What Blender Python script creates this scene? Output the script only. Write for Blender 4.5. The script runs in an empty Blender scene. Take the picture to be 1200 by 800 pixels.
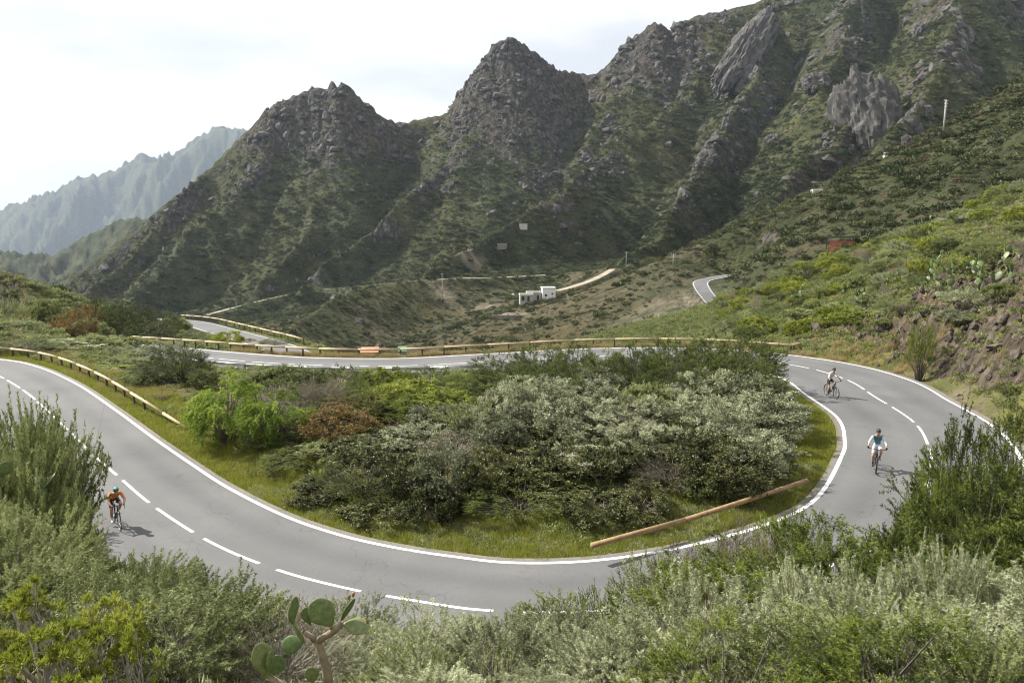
import bpy, bmesh, math, random
import numpy as np
from mathutils import Vector, Matrix

# ------------------------------------------------------------------ camera, sky, sun, exposure
scene = bpy.context.scene
COL = scene.collection
FPX, YH = 850.0, 279.0
CAMZ = 10.0
PITCH = math.atan((400 - YH) / FPX)
cam_d = bpy.data.cameras.new('camera')
cam_d.sensor_width = 36.0
cam_d.lens = 36.0 * FPX / 1200.0
cam_d.clip_start = 0.1
cam_d.clip_end = 40000
cam = bpy.data.objects.new('camera', cam_d)
COL.objects.link(cam)
cam.location = (0, 0, CAMZ)
cam.rotation_euler = (math.pi / 2 - PITCH, 0, 0)
scene.camera = cam

SUN_AZ = math.radians(-68)      # direction towards the sun, measured from +Y towards +X
SUN_EL = math.radians(44)
world = bpy.data.worlds.new('World')
scene.world = world
world.use_nodes = True
nt = world.node_tree
nt.nodes.clear()
N = nt.nodes.new
wo = N('ShaderNodeOutputWorld'); bg = N('ShaderNodeBackground'); sky = N('ShaderNodeTexSky')
sky.sky_type = 'NISHITA'; sky.sun_disc = False
sky.sun_elevation = SUN_EL; sky.sun_rotation = SUN_AZ
sky.altitude = 500; sky.air_density = 1.0; sky.dust_density = 1.2
bg.inputs['Strength'].default_value = 0.05
tc = N('ShaderNodeTexCoord')
mp = N('ShaderNodeMapping'); mp.inputs['Scale'].default_value = (1.0, 1.0, 2.6); mp.inputs['Location'].default_value = (0.35, 0.1, 0.55)
n1 = N('ShaderNodeTexNoise'); n1.inputs['Scale'].default_value = 1.7; n1.inputs['Detail'].default_value = 7; n1.inputs['Roughness'].default_value = 0.55
r1 = N('ShaderNodeValToRGB'); r1.color_ramp.elements[0].position = 0.10; r1.color_ramp.elements[1].position = 0.40
n2 = N('ShaderNodeTexNoise'); n2.inputs['Scale'].default_value = 2.3; n2.inputs['Detail'].default_value = 6
mp2 = N('ShaderNodeMapping'); mp2.inputs['Scale'].default_value = (1.0, 1.0, 3.2); mp2.inputs['Location'].default_value = (9.1, 0.3, 4.4)
r2 = N('ShaderNodeValToRGB')
r2.color_ramp.elements[0].position = 0.40; r2.color_ramp.elements[0].color = (0.64, 0.66, 0.69, 1)
r2.color_ramp.elements[1].position = 0.60; r2.color_ramp.elements[1].color = (1, 0.975, 0.94, 1)
cs = N('ShaderNodeVectorMath'); cs.operation = 'SCALE'; cs.inputs['Scale'].default_value = 12.2
mx = N('ShaderNodeMix'); mx.data_type = 'RGBA'
L = nt.links.new
L(tc.outputs['Generated'], mp.inputs['Vector']); L(mp.outputs['Vector'], n1.inputs['Vector'])
L(tc.outputs['Generated'], mp2.inputs['Vector']); L(mp2.outputs['Vector'], n2.inputs['Vector'])
L(n1.outputs['Fac'], r1.inputs['Fac']); L(n2.outputs['Fac'], r2.inputs['Fac'])
L(r2.outputs['Color'], cs.inputs[0])
L(r1.outputs['Color'], mx.inputs['Factor']); L(sky.outputs['Color'], mx.inputs['A']); L(cs.outputs['Vector'], mx.inputs['B'])
L(mx.outputs['Result'], bg.inputs['Color']); L(bg.outputs['Background'], wo.inputs['Surface'])

sun_d = bpy.data.lights.new('sun', 'SUN')
sun_d.energy = 5.0; sun_d.angle = math.radians(0.6); sun_d.color = (1.0, 0.95, 0.87)
sun = bpy.data.objects.new('sun', sun_d)
COL.objects.link(sun)
sdir = Vector((math.sin(SUN_AZ) * math.cos(SUN_EL), math.cos(SUN_AZ) * math.cos(SUN_EL), math.sin(SUN_EL)))
sun.rotation_euler = (-sdir).to_track_quat('-Z', 'Y').to_euler()
sun.location = (-60, 40, 80)

vs = scene.view_settings
vs.view_transform = 'Standard'; vs.look = 'None'; vs.gamma = 1.0; vs.exposure = 1.0; vs.use_curve_mapping = False
cy = scene.cycles
cy.max_bounces = 4; cy.diffuse_bounces = 2; cy.glossy_bounces = 2; cy.transmission_bounces = 3
cy.volume_bounces = 0; cy.transparent_max_bounces = 4
cy.caustics_reflective = False; cy.caustics_refractive = False
cy.use_denoising = True; cy.denoising_input_passes = 'RGB_ALBEDO_NORMAL'; cy.denoising_prefilter = 'ACCURATE'
cy.pixel_filter_type = 'BLACKMAN_HARRIS'; cy.filter_width = 1.1
cy.sample_clamp_indirect = 4.0

# ------------------------------------------------------------------ helpers
rng = np.random.default_rng(7)
cP, sP = math.cos(PITCH), math.sin(PITCH)

def ray(u, v):
    x = (u - 600) / FPX; y = -(v - 400) / FPX
    return np.array([x, cP + y * sP, -sP + y * cP])

def at(u, v, Y):
    """world point seen at photo pixel (u, v) at forward distance Y"""
    r = ray(u, v)
    return r * (Y / r[1]) + np.array([0, 0, CAMZ])

def onz(u, v, z):
    r = ray(u, v)
    return r * ((z - CAMZ) / r[2]) + np.array([0, 0, CAMZ])

def topix(p):
    p = np.asarray(p, float) - np.array([0, 0, CAMZ])
    x = p[..., 0]; d = p[..., 1] * cP - p[..., 2] * sP; y = p[..., 1] * sP + p[..., 2] * cP
    return 600 + FPX * x / d, 400 - FPX * y / d

_perm = np.random.default_rng(11).permutation(4096)
_g = np.random.default_rng(12).random(4096) * 2 * np.pi
_gx, _gy = np.cos(_g), np.sin(_g)

def pn(x, y, seed=0):
    xi = np.floor(x).astype(np.int64); yi = np.floor(y).astype(np.int64)
    fx = x - xi; fy = y - yi
    ux = fx * fx * fx * (fx * (fx * 6 - 15) + 10); uy = fy * fy * fy * (fy * (fy * 6 - 15) + 10)
    def gr(ix, iy, dx, dy):
        h = _perm[(_perm[(ix + seed * 131) & 4095] + iy * 7 + seed) & 4095]
        return _gx[h] * dx + _gy[h] * dy
    a = gr(xi, yi, fx, fy); b = gr(xi + 1, yi, fx - 1, fy)
    c = gr(xi, yi + 1, fx, fy - 1); d = gr(xi + 1, yi + 1, fx - 1, fy - 1)
    return 1.5 * ((a * (1 - ux) + b * ux) * (1 - uy) + (c * (1 - ux) + d * ux) * uy)

def fbm(x, y, o=4, seed=0, gain=0.5):
    s = 0; a = 1.0
    for k in range(o):
        s = s + a * pn(x * 2 ** k, y * 2 ** k, seed + k); a *= gain
    return s

def ridged(x, y, o=4, seed=0, gain=0.5):
    s = 0; a = 1.0
    for k in range(o):
        s = s + a * (1 - 2 * np.abs(pn(x * 2 ** k, y * 2 ** k, seed + k))); a *= gain
    return s

def sstep(a, b, x):
    t = np.clip((x - a) / (b - a), 0, 1)
    return t * t * (3 - 2 * t)

def smooth_path(P, n, closed=False):
    """Catmull-Rom through the control points, n samples evenly spaced by length"""
    P = np.asarray(P, float)
    Q = np.vstack([2 * P[0] - P[1], P, 2 * P[-1] - P[-2]])
    out = []
    for i in range(1, len(Q) - 2):
        t = np.linspace(0, 1, 24, endpoint=False)[:, None]
        p0, p1, p2, p3 = Q[i - 1], Q[i], Q[i + 1], Q[i + 2]
        out.append(0.5 * (2 * p1 + (p2 - p0) * t + (2 * p0 - 5 * p1 + 4 * p2 - p3) * t ** 2 + (3 * p1 - p0 - 3 * p2 + p3) * t ** 3))
    out.append(P[-1:])
    C = np.vstack(out)
    s = np.r_[0, np.cumsum(np.linalg.norm(np.diff(C[:, :3], axis=0), axis=1))]
    ss = np.linspace(0, s[-1], n)
    return np.stack([np.interp(ss, s, C[:, k]) for k in range(C.shape[1])], 1)

def link(o, parent=None):
    COL.objects.link(o)
    if parent is not None:
        o.parent = parent
    return o

def tag(o, label=None, cat=None, group=None, kind=None):
    if label: o['label'] = label
    if cat: o['category'] = cat
    if group: o['group'] = group
    if kind: o['kind'] = kind
    return o

def mesh_np(name, V, F, mats=(), smooth=False, mi=None, attrs=None):
    """mesh from numpy: F is an (n,3) or (n,4) array, or a list of such arrays"""
    me = bpy.data.meshes.new(name)
    Fs = F if isinstance(F, list) else [F]
    Fs = [f for f in Fs if len(f)]
    V = np.asarray(V, np.float32)
    nl = sum(f.size for f in Fs); npoly = sum(len(f) for f in Fs)
    me.vertices.add(len(V)); me.vertices.foreach_set('co', V.ravel())
    me.loops.add(nl); me.loops.foreach_set('vertex_index', np.concatenate([f.ravel() for f in Fs]).astype(np.int32))
    tot = np.concatenate([np.full(len(f), f.shape[1]) for f in Fs])
    st = np.r_[0, np.cumsum(tot)[:-1]]
    me.polygons.add(npoly)
    me.polygons.foreach_set('loop_start', st.astype(np.int32))
    me.polygons.foreach_set('loop_total', tot.astype(np.int32))
    for m in mats: me.materials.append(m)
    if mi is not None: me.polygons.foreach_set('material_index', np.asarray(mi, np.int32))
    me.polygons.foreach_set('use_smooth', np.full(npoly, smooth))
    if attrs:
        for k, a in attrs.items():
            at_ = me.attributes.new(k, 'FLOAT', 'POINT'); at_.data.foreach_set('value', np.asarray(a, np.float32))
    me.update(calc_edges=True)
    return me

def mobj(name, V, F, mats, parent=None, **kw):
    o = bpy.data.objects.new(name, mesh_np(name, V, F, mats if isinstance(mats, (list, tuple)) else [mats], **kw))
    return link(o, parent)

def empty(name, loc=(0, 0, 0), rz=0.0, sc=1.0):
    o = bpy.data.objects.new(name, None)
    o.empty_display_size = 0.3
    o.location = loc; o.rotation_euler = (0, 0, rz)
    o.scale = (sc, sc, sc) if np.isscalar(sc) else sc
    return link(o)

def grid_faces(nr, nc, wrap=False):
    i = np.arange(nr - 1)[:, None]; j = np.arange(nc if wrap else nc - 1)[None, :]
    a = i * nc + j; b = i * nc + (j + 1) % nc
    return np.stack([a, b, b + nc, a + nc], -1).reshape(-1, 4)

def tube(path, rad, nseg=5, cap=True):
    """swept tube; returns V, list of faces"""
    P = np.asarray(path, float); n = len(P)
    rad = np.broadcast_to(np.asarray(rad, float), (n,))
    T = np.gradient(P, axis=0); T /= np.linalg.norm(T, axis=1)[:, None] + 1e-9
    ref = np.array([0, 0, 1.0]) if abs(T[0, 2]) < 0.9 else np.array([1.0, 0, 0])
    A = np.cross(T, ref); A /= np.linalg.norm(A, axis=1)[:, None] + 1e-9
    B = np.cross(A, T)
    th = np.arange(nseg) * 2 * np.pi / nseg
    V = P[:, None, :] + rad[:, None, None] * (np.cos(th)[None, :, None] * A[:, None, :] + np.sin(th)[None, :, None] * B[:, None, :])
    F = grid_faces(n, nseg, True)
    V = V.reshape(-1, 3)
    Fs = [F]
    if cap:
        c0 = len(V); V = np.vstack([V, P[:1], P[-1:]])
        j = np.arange(nseg)
        Fs.append(np.stack([j, np.full(nseg, c0), (j + 1) % nseg], 1))
        b = (n - 1) * nseg
        Fs.append(np.stack([b + j, b + (j + 1) % nseg, np.full(nseg, c0 + 1)], 1))
    return V, Fs

class MB:
    """collects pieces for one mesh"""
    def __init__(s): s.V = []; s.F = []; s.n = 0; s.m = []; s.a = []
    def add(s, V, Fs, mi=0, a=0.5):
        Fs = Fs if isinstance(Fs, list) else [Fs]
        V = np.asarray(V, float)
        for f in Fs:
            s.F.append(np.asarray(f) + s.n); s.m.append(np.full(len(f), mi))
        s.V.append(V); s.n += len(V)
        s.a.append(np.broadcast_to(np.asarray(a, float), (len(V),)))
        return s
    def tube(s, path, rad, nseg=5, mi=0, a=0.5):
        V, F = tube(path, rad, nseg); return s.add(V, F, mi, a)
    def box(s, c, d, rz=0.0, mi=0, M=None):
        x, y, z = np.array(d) / 2
        V = np.array([[i, j, k] for k in (-z, z) for j in (-y, y) for i in (-x, x)], float)
        ch = np.array([[0, 2, 3, 1], [4, 5, 7, 6], [0, 1, 5, 4], [2, 6, 7, 3], [0, 4, 6, 2], [1, 3, 7, 5]])
        if M is not None: V = V @ np.array(M).T
        R = np.array([[math.cos(rz), -math.sin(rz), 0], [math.sin(rz), math.cos(rz), 0], [0, 0, 1]])
        return s.add(V @ R.T + np.array(c), ch, mi)
    def data(s, name, mats, smooth=False):
        return mesh_np(name, np.vstack(s.V), s.F, mats, smooth, np.concatenate(s.m), {'var': np.concatenate(s.a)})
    def build(s, name, mats, parent=None, smooth=False):
        o = bpy.data.objects.new(name, s.data(name, mats if isinstance(mats, (list, tuple)) else [mats], smooth))
        return link(o, parent)

# ------------------------------------------------------------------ materials
def new_mat(name):
    m = bpy.data.materials.new(name); m.use_nodes = True
    m.node_tree.nodes.clear()
    return m, m.node_tree.nodes.new, m.node_tree.links.new

def ramp(Nn, stops):
    r = Nn('ShaderNodeValToRGB'); e = r.color_ramp.elements
    while len(e) < len(stops): e.new(0.5)
    for el, (p, c) in zip(e, stops):
        el.position = p; el.color = (*c, 1)
    return r

def simple_mat(name, col, rough=0.7, metal=0.0, var=0.12, nscale=8.0, bump=0.0, bscale=30.0):
    m, Nn, Lk = new_mat(name)
    out = Nn('ShaderNodeOutputMaterial'); b = Nn('ShaderNodeBsdfPrincipled')
    b.inputs['Roughness'].default_value = rough; b.inputs['Metallic'].default_value = metal
    t = Nn('ShaderNodeTexCoord'); n = Nn('ShaderNodeTexNoise'); n.inputs['Scale'].default_value = nscale; n.inputs['Detail'].default_value = 5
    c = np.array(col)
    r = ramp(Nn, [(0.3, tuple(c * (1 - var))), (0.7, tuple(np.minimum(c * (1 + var), 1)))])
    Lk(t.outputs['Object'], n.inputs['Vector']); Lk(n.outputs['Fac'], r.inputs['Fac']); Lk(r.outputs['Color'], b.inputs['Base Color'])
    if bump:
        n3 = Nn('ShaderNodeTexNoise'); n3.inputs['Scale'].default_value = bscale; n3.inputs['Detail'].default_value = 6
        bp = Nn('ShaderNodeBump'); bp.inputs['Strength'].default_value = bump
        Lk(t.outputs['Object'], n3.inputs['Vector']); Lk(n3.outputs['Fac'], bp.inputs['Height']); Lk(bp.outputs['Normal'], b.inputs['Normal'])
    Lk(b.outputs['BSDF'], out.inputs['Surface'])
    return m

def leaf_mat(name, dark, mid, light, transl=0.3, rough=0.55, orand=0.25, spec=0.3):
    """leaf colours by the leaf's own 'var' value, shifted a little per plant"""
    m, Nn, Lk = new_mat(name)
    out = Nn('ShaderNodeOutputMaterial'); b = Nn('ShaderNodeBsdfPrincipled'); tr = Nn('ShaderNodeBsdfTranslucent'); mix = Nn('ShaderNodeMixShader')
    b.inputs['Roughness'].default_value = rough
    b.inputs['Specular IOR Level'].default_value = spec
    a = Nn('ShaderNodeAttribute'); a.attribute_name = 'var'
    oi = Nn('ShaderNodeObjectInfo')
    mr = Nn('ShaderNodeMapRange'); mr.inputs['To Min'].default_value = -orand; mr.inputs['To Max'].default_value = orand
    ad = Nn('ShaderNodeMath'); ad.operation = 'ADD'; ad.use_clamp = True
    r = ramp(Nn, [(0.0, dark), (0.5, mid), (1.0, light)])
    Lk(oi.outputs['Random'], mr.inputs['Value']); Lk(a.outputs['Fac'], ad.inputs[0]); Lk(mr.outputs['Result'], ad.inputs[1])
    Lk(ad.outputs['Value'], r.inputs['Fac'])
    Lk(r.outputs['Color'], b.inputs['Base Color']); Lk(r.outputs['Color'], tr.inputs['Color'])
    mix.inputs['Fac'].default_value = transl
    Lk(b.outputs['BSDF'], mix.inputs[1]); Lk(tr.outputs['BSDF'], mix.inputs[2]); Lk(mix.outputs['Shader'], out.inputs['Surface'])
    return m
# ------------------------------------------------------------------ road centre lines (needed by the terrain)
def pz(u, v, H): return onz(u, v, CAMZ - H)
_inner_px = [(0, 421, 9.6), (45, 430, 9.6), (90, 450, 9.7), (135, 480, 9.9), (180, 513, 10.2), (225, 544, 10.45), (267, 571, 10.55), (333, 604, 10.55),
             (400, 627, 10.5), (467, 642, 10.45), (533, 652, 10.4), (600, 659, 10.3), (690, 657, 10.2), (783, 644, 10.05), (870, 623, 9.9), (933, 600, 9.8),
             (964, 575, 9.7), (985, 537, 9.6), (990, 517, 9.55), (981, 489, 9.5), (944, 462, 9.5)]
_inner = [(-74, 65, .8), (-62, 63.5, .7), (-50, 60.2, .5)] + [tuple(pz(*q)) for q in _inner_px]
_inner += [(18.7, 49, .4), (17.8, 53.2, .3), (14.6, 56.6, .1), (8, 57.6, -.1), (0, 57.0, -.4), (-10, 56.6, -.7), (-20, 59, -.9), (-29, 63.5, -1.1), (-38, 69.5, -1.4), (-50, 78, -2.0), (-64, 88, -2.8), (-82, 101, -4)]
NR = 640
INNER = smooth_path(_inner, NR)
def _normals(P):
    t = np.gradient(P[:, :2], axis=0); t /= np.linalg.norm(t, axis=1)[:, None]
    return np.stack([t[:, 1], -t[:, 0]], 1)
_nrm = _normals(INNER)
for _ in range(10):
    _nrm = (_nrm + np.roll(_nrm, 1, 0) + np.roll(_nrm, -1, 0)); _nrm[0] = _nrm[1]; _nrm[-1] = _nrm[-2]
    _nrm /= np.linalg.norm(_nrm, axis=1)[:, None]
_key = [0, 3, 9, 15, 18, 20, 22, 24, 26, 28, 30, 33, 36, 39]
_w2k = [6.0, 6.0, 6.05, 6.2, 6.4, 6.8, 7.4, 8.5, 8.9, 8.6, 7.2, 6.4, 6.3, 6.3]
# arc position of each control point
_cp = np.array(_inner)
_idx = [int(np.argmin(np.linalg.norm(INNER - p, axis=1))) for p in _cp]
W2 = np.interp(np.arange(NR), [_idx[min(k, len(_idx) - 1)] for k in _key], _w2k)
for _ in range(30): W2[1:-1] = (W2[:-2] + 2 * W2[1:-1] + W2[2:]) / 4
OUTER = np.c_[INNER[:, :2] + _nrm * W2[:, None], INNER[:, 2]]
CENT = np.c_[INNER[:, :2] + _nrm * W2[:, None] * 0.5, INNER[:, 2]]
HALF = W2 / 2 + 0.35

# second, farther piece of the same road, left of the valley
FAR_A = smooth_path([at(352, 416, 88), at(318, 402, 96), at(286, 393, 106), at(255, 384.5, 118), at(228, 377.5, 132), at(200, 374, 146), at(172, 373, 158)], 90)
FAR_A[:, 2] -= 0.25
# third piece, on the right across the gully
FAR_B = smooth_path([at(842, 362, 172), at(832, 350, 178), at(823, 338, 186), at(822, 330, 196), at(838, 325.5, 204), at(858, 322, 212)], 80)

ROADS = [(CENT, HALF), (FAR_A, np.full(90, 3.4)), (FAR_B, np.full(80, 3.0))]
BLEND = {id(FAR_B): 16.0, id(FAR_A): 5.0}       # how far the ground is graded beside each

# ------------------------------------------------------------------ ridge network of the mountains
def rl(*p): return np.array([at(*q) for q in p])
MAIN = rl((20, 372, 740), (55, 343, 760), (130, 290, 780), (180, 250, 800), (235, 205, 820), (290, 155, 840), (318, 124, 850), (352, 113, 860), (366, 104, 868), (384, 103, 870), (402, 97, 870), (412, 104, 874),
          (425, 117, 880), (450, 139, 890), (465, 145, 900), (490, 141, 910), (530, 130, 910), (548, 104, 905), (570, 66, 900), (580, 52, 900), (598, 46, 900), (612, 54, 902), (625, 62, 905),
          (650, 80, 915), (680, 87, 930), (705, 82, 930), (722, 66, 924), (735, 47, 920), (752, 36, 918), (767, 24, 915), (778, 36, 915), (788, 40, 915), (797, 26, 918), (810, 22, 920), (830, 16, 920), (880, 5, 910), (940, -25, 900), (1050, -75, 880), (1250, -150, 850), (1500, -220, 820))
SPURS = [
    rl((333, 126, 852), (300, 183, 800), (273, 227, 750), (225, 275, 700), (190, 318, 650), (150, 352, 600)),
    rl((400, 100, 868), (392, 150, 830), (385, 210, 780), (372, 260, 720), (340, 310, 660), (300, 348, 610)),
    rl((235, 205, 818), (190, 262, 770), (140, 310, 720), (95, 345, 690)),
    rl((590, 52, 900), (575, 110, 880), (560, 163, 840), (500, 213, 780), (443, 260, 720), (395, 310, 660), (355, 350, 600)),
    rl((625, 62, 905), (640, 110, 880), (650, 160, 835), (630, 205, 780)),
    rl((840, 14, 920), (820, 75, 860), (800, 113, 820), (733, 163, 740), (667, 213, 670), (617, 250, 610), (560, 292, 540), (500, 325, 470)),
    rl((767, 26, 915), (745, 80, 885), (720, 130, 840), (690, 170, 800)),
    rl((900, 0, 905), (885, 60, 820), (860, 130, 720), (835, 190, 630), (795, 245, 540), (750, 290, 455), (700, 318, 400)),
    rl((1010, -55, 885), (1000, 40, 740), (985, 110, 620), (960, 170, 530), (925, 225, 450), (880, 275, 380), (835, 312, 320)),
    rl((1150, -110, 865), (1120, 0, 680), (1090, 90, 540), (1070, 150, 450)),
]
LOWS = [  # gentler hills
    rl((1330, 20, 215), (1250, 66, 228), (1200, 106, 240), (1150, 137, 252), (1106, 153, 262), (1060, 183, 270), (1000, 224, 278), (950, 261, 282), (900, 299, 275), (862, 325, 250), (835, 346, 215)),
    rl((1350, 120, 62), (1250, 188, 76), (1200, 217, 85), (1140, 236, 95), (1090, 262, 105), (1040, 285, 113), (1000, 301, 118), (950, 325, 121), (900, 349, 120), (862, 371, 112), (830, 388, 105)),
    rl((560, 318, 470), (500, 330, 420), (440, 339, 385), (392, 350, 345), (352, 378, 300), (322, 403, 262)),
    rl((-260, 285, 122), (-60, 303, 112), (0, 314, 108), (22, 324, 106), (46, 349, 104)),
    rl((760, 300, 400), (700, 322, 350), (660, 345, 300), (600, 372, 250), (560, 388, 215)),
]

def tent(x, y, P, s, curve=0.0, pw=0.0):
    """height of a ridge with straight or slightly hollow flanks"""
    best = np.full(x.shape, -1e9)
    for a, b in zip(P[:-1], P[1:]):
        d = b[:2] - a[:2]; L2 = d @ d
        t = np.clip(((x - a[0]) * d[0] + (y - a[1]) * d[1]) / L2, 0, 1)
        dist = np.hypot(x - a[0] - t * d[0], y - a[1] - t * d[1])
        best = np.maximum(best, a[2] + t * (b[2] - a[2]) - s * dist + curve * np.minimum(dist, 400) ** 2)
    return best

def smax(a, b, k):
    return 0.5 * (a + b + np.sqrt((a - b) ** 2 + k * k))

PEAKS = [(*at(395, 102, 870)[:2], 75.), (*at(598, 50, 900)[:2], 115.), (*at(765, 30, 915)[:2], 75.), (*at(330, 125, 852)[:2], 50.), (*at(690, 85, 930)[:2], 40.)]
def peak_w(x, y):
    w = np.zeros_like(x)
    for px_, py_, r_ in PEAKS:
        w = np.maximum(w, 1 - sstep(.35 * r_, 1.15 * r_, np.hypot(x - px_, (y - py_) * .8)))
    return w

def ridge_dist(x, y):
    d = np.full(x.shape, 1e9)
    for P in SPURS + [MAIN]:
        for a, b in zip(P[:-1], P[1:]):
            e = b[:2] - a[:2]
            t = np.clip(((x - a[0]) * e[0] + (y - a[1]) * e[1]) / (e @ e), 0, 1)
            d = np.minimum(d, np.hypot(x - a[0] - t * e[0], y - a[1] - t * e[1]))
    return d

def far_h(x, y):
    d = np.hypot(x, y); az = np.arctan2(x, y)
    base = np.interp(d, [0, 75, 100, 130, 170, 220, 300, 400, 520, 700, 1500, 9000], [0, -3, -8, -16, -24, -30, -31, -26, -17, -8, -10, -60])
    left = sstep(0.06, -0.36, az)
    base = base - left * np.interp(d, [0, 110, 200, 320, 600, 800, 1200, 2000, 9000], [0, 0, 9, 26, 40, 75, 130, 220, 300])
    k = sstep(250, 520, d)
    wx = 15 * fbm(x / 120, y / 120, 4, 31); wy = 15 * fbm(x / 120 + 9, y / 120, 4, 37)
    X = x + wx * k; Y = y + wy * k
    m = tent(x, y, MAIN, 1.5, 0.0009)
    spurs = np.full(x.shape, -1e9)
    for P in SPURS: spurs = np.maximum(spurs, tent(X, Y, P, 1.16, 0.0012))
    hi = smax(m, spurs, 5)
    h = smax(base, hi, 10)
    h = smax(h, tent(x, y, LOWS[0], 0.62, 0.0008), 4)
    h = smax(h, tent(x, y, LOWS[1], 0.42, 0.0007), 2)
    h = smax(h, tent(X, Y, LOWS[2], 0.66, 0.0011), 4)
    h = smax(h, tent(X, Y, LOWS[4], 0.48, 0.0009), 4)
    h = smax(h, tent(x, y, LOWS[3], 0.55, 0.001), 2)
    e = sstep(-5, 70, h - base) * sstep(260, 480, d)
    crest = np.clip((h - (m - 12)) / 12, 0, 1)              # damp the noise on the skyline itself
    pw = peak_w(x, y)
    n = ridged(x / 60, y / 60, 5, 3, 0.5) - 0.7
    fl = ridged((x * 0.9 + y * 0.25) / 26, (y - x * 0.2) / 90, 4, 19) - 0.6
    h = h + e * (4.2 * n + 3.4 * fl) * (1 - 0.6 * crest)
    # broken rock on the summits: buttresses and clefts
    bt = ridged((x + .3 * y) / 17, (y - .2 * x) / 34, 4, 43, .6) - .7
    h = h + pw * (6.5 * bt + 3.0 * (ridged(x / 9, y / 11, 3, 47) - .6)) * (1 - .55 * crest)
    # rock ledges on part of the slopes
    lay = (h + 0.22 * x + 6 * fbm(x / 70, y / 70, 3, 51)) / 13.0
    fr = lay - np.floor(lay)
    h = h + e * sstep(.0, .5, fbm(x / 90, y / 90, 3, 61) + .5 * pw) * 4.0 * (sstep(.25, .75, fr) - fr)
    h = h + sstep(90, 180, d) * (1 - e) * (1.1 * fbm(x / 28, y / 28, 4, 71))
    return h

# near ground: thin-plate surface through surveyed points
_near = [(0, 0, 8.3), (-5, 0, 8.5), (5, 0, 8.2), (0, -12, 12), (-18, -6, 10.5), (18, -6, 11), (-30, 0, 9), (32, 2, 9),
         (0, 6.6, 5.2), (-4, 7, 5.3), (5, 7, 5.0), (0, 11, 2.7), (-6, 11.5, 3.1), (6, 11.5, 2.6), (-1, 14.5, 1.0), (5, 15, .7), (-8, 16.2, 1.2), (-12, 18.5, 1.0), (11, 17, .6), (12, 13, 2.0),
         (-16, 21, 1.0), (-20, 24.5, 1.0), (-24, 28, 1.1), (-30, 33, 1.4), (-22, 18, 3.2), (-32, 25, 3.2), (-14, 12, 3.6), (-40, 40, 1.6), (-50, 44, 2.5), (-60, 52, 2),
         (17, 20, .8), (22, 27, 1.0), (26, 32, 1.6), (30, 36, 3), (20, 14, 3.0), (32, 28, 4.5), (40, 30, 8),
         (31.5, 45, 4.0), (30.5, 49, 3.2), (31, 53, 2.6), (30.5, 58, 1.8), (29, 64, 1.3), (27, 70, 0.6), (34.5, 47, 7.0), (36.7, 52, 7.6), (37, 60, 6.0), (36, 70, 3.2), (45, 64, 8.2), (50, 78, 8.8), (56, 70, 13), (48, 55, 12), (48, 44, 14), (62, 86, 17), (60, 98, 12), (40, 90, 3.5), (50, 102, 6.5), (32, 84, .6), (35, 100, .5),
         (0, 30, .5), (-8, 34, .4), (8, 33, .7), (-10, 42, .4), (6, 44, .5), (13, 46, .6), (-18, 46, .3), (0, 51, .2), (-26, 52, .2),
         (-44, 75, 1.0), (-60, 85, 3.8), (-78, 110, 5.0), (-69, 105, 1.4), (-65, 112, -.3), (-52, 66, 1.4), (-40, 62, .5), (-34, 66, -.6), (-75, 78, 5.5), (-90, 90, 9),
         (-54, 108, -3.0), (-42, 84, -2.2), (-35, 88, -3.0), (-33, 98, -4.2), (-20, 72, -2.0), (0, 72, -1.6), (18, 74, -.8), (-10, 84, -5), (8, 86, -4.6), (22, 92, -3.2), (0, 102, -9.5), (-20, 100, -9), (20, 110, -8)]
_nq = np.array(_near, float)
_hub = [tuple(p) for p in CENT[::16]]
_nq = np.vstack([_nq, _hub])
def _tps(r2): return r2 * np.log(r2 + 1e-6)
_A = _tps(((_nq[:, None, :2] - _nq[None, :, :2]) ** 2).sum(-1) / 900)
_n = len(_nq)
_K = np.zeros((_n + 3, _n + 3)); _K[:_n, :_n] = _A + np.eye(_n) * 0.02
_K[:_n, _n:] = np.c_[np.ones(_n), _nq[:, :2]]; _K[_n:, :_n] = _K[:_n, _n:].T
_wt = np.linalg.solve(_K, np.r_[_nq[:, 2], 0, 0, 0])

def near_h(x, y):
    h = _wt[_n] + _wt[_n + 1] * x + _wt[_n + 2] * y
    for i in range(_n):
        h = h + _wt[i] * _tps(((x - _nq[i, 0]) ** 2 + (y - _nq[i, 1]) ** 2) / 900)
    return h

def path_dist(x, y, P):
    """distance to a dense polyline, with the index of the nearest vertex"""
    bd = np.full(x.shape, 1e9); bi = np.zeros(x.shape, int)
    for i in range(len(P)):
        d = (x - P[i, 0]) ** 2 + (y - P[i, 1]) ** 2
        m = d < bd
        bd = np.where(m, d, bd); bi = np.where(m, i, bi)
    return np.sqrt(bd), bi

def rock_cut(x, y):
    """weight of the raw rock face above the bend on the right"""
    u = sstep(27, 31, x) * (1 - sstep(40, 50, x)) * sstep(30, 40, y) * (1 - sstep(60, 74, y))
    return u

def raw_h(x, y):
    d = np.hypot(x, y - 50)
    w = 1 - sstep(62, 100, d)
    h = np.zeros_like(x)
    a = w > 0
    if a.any(): h[a] += w[a] * near_h(x[a], y[a])
    b = w < 1
    if b.any(): h[b] += (1 - w[b]) * far_h(x[b], y[b])
    nn = w * (0.22 * fbm(x / 4.5, y / 4.5, 4, 81) + 0.06 * fbm(x / 0.9, y / 0.9, 2, 85))
    h = h + nn
    rc = rock_cut(x, y)
    h = h + rc * (.9 * (ridged(x / 2.6, y / 3.4, 4, 91, .62) - .6) + 0.7 * fbm(x / 6, y / 6, 3, 95) + .35 * (ridged(x / .9, y / 1.1, 3, 97) - .5))
    return h

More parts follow.
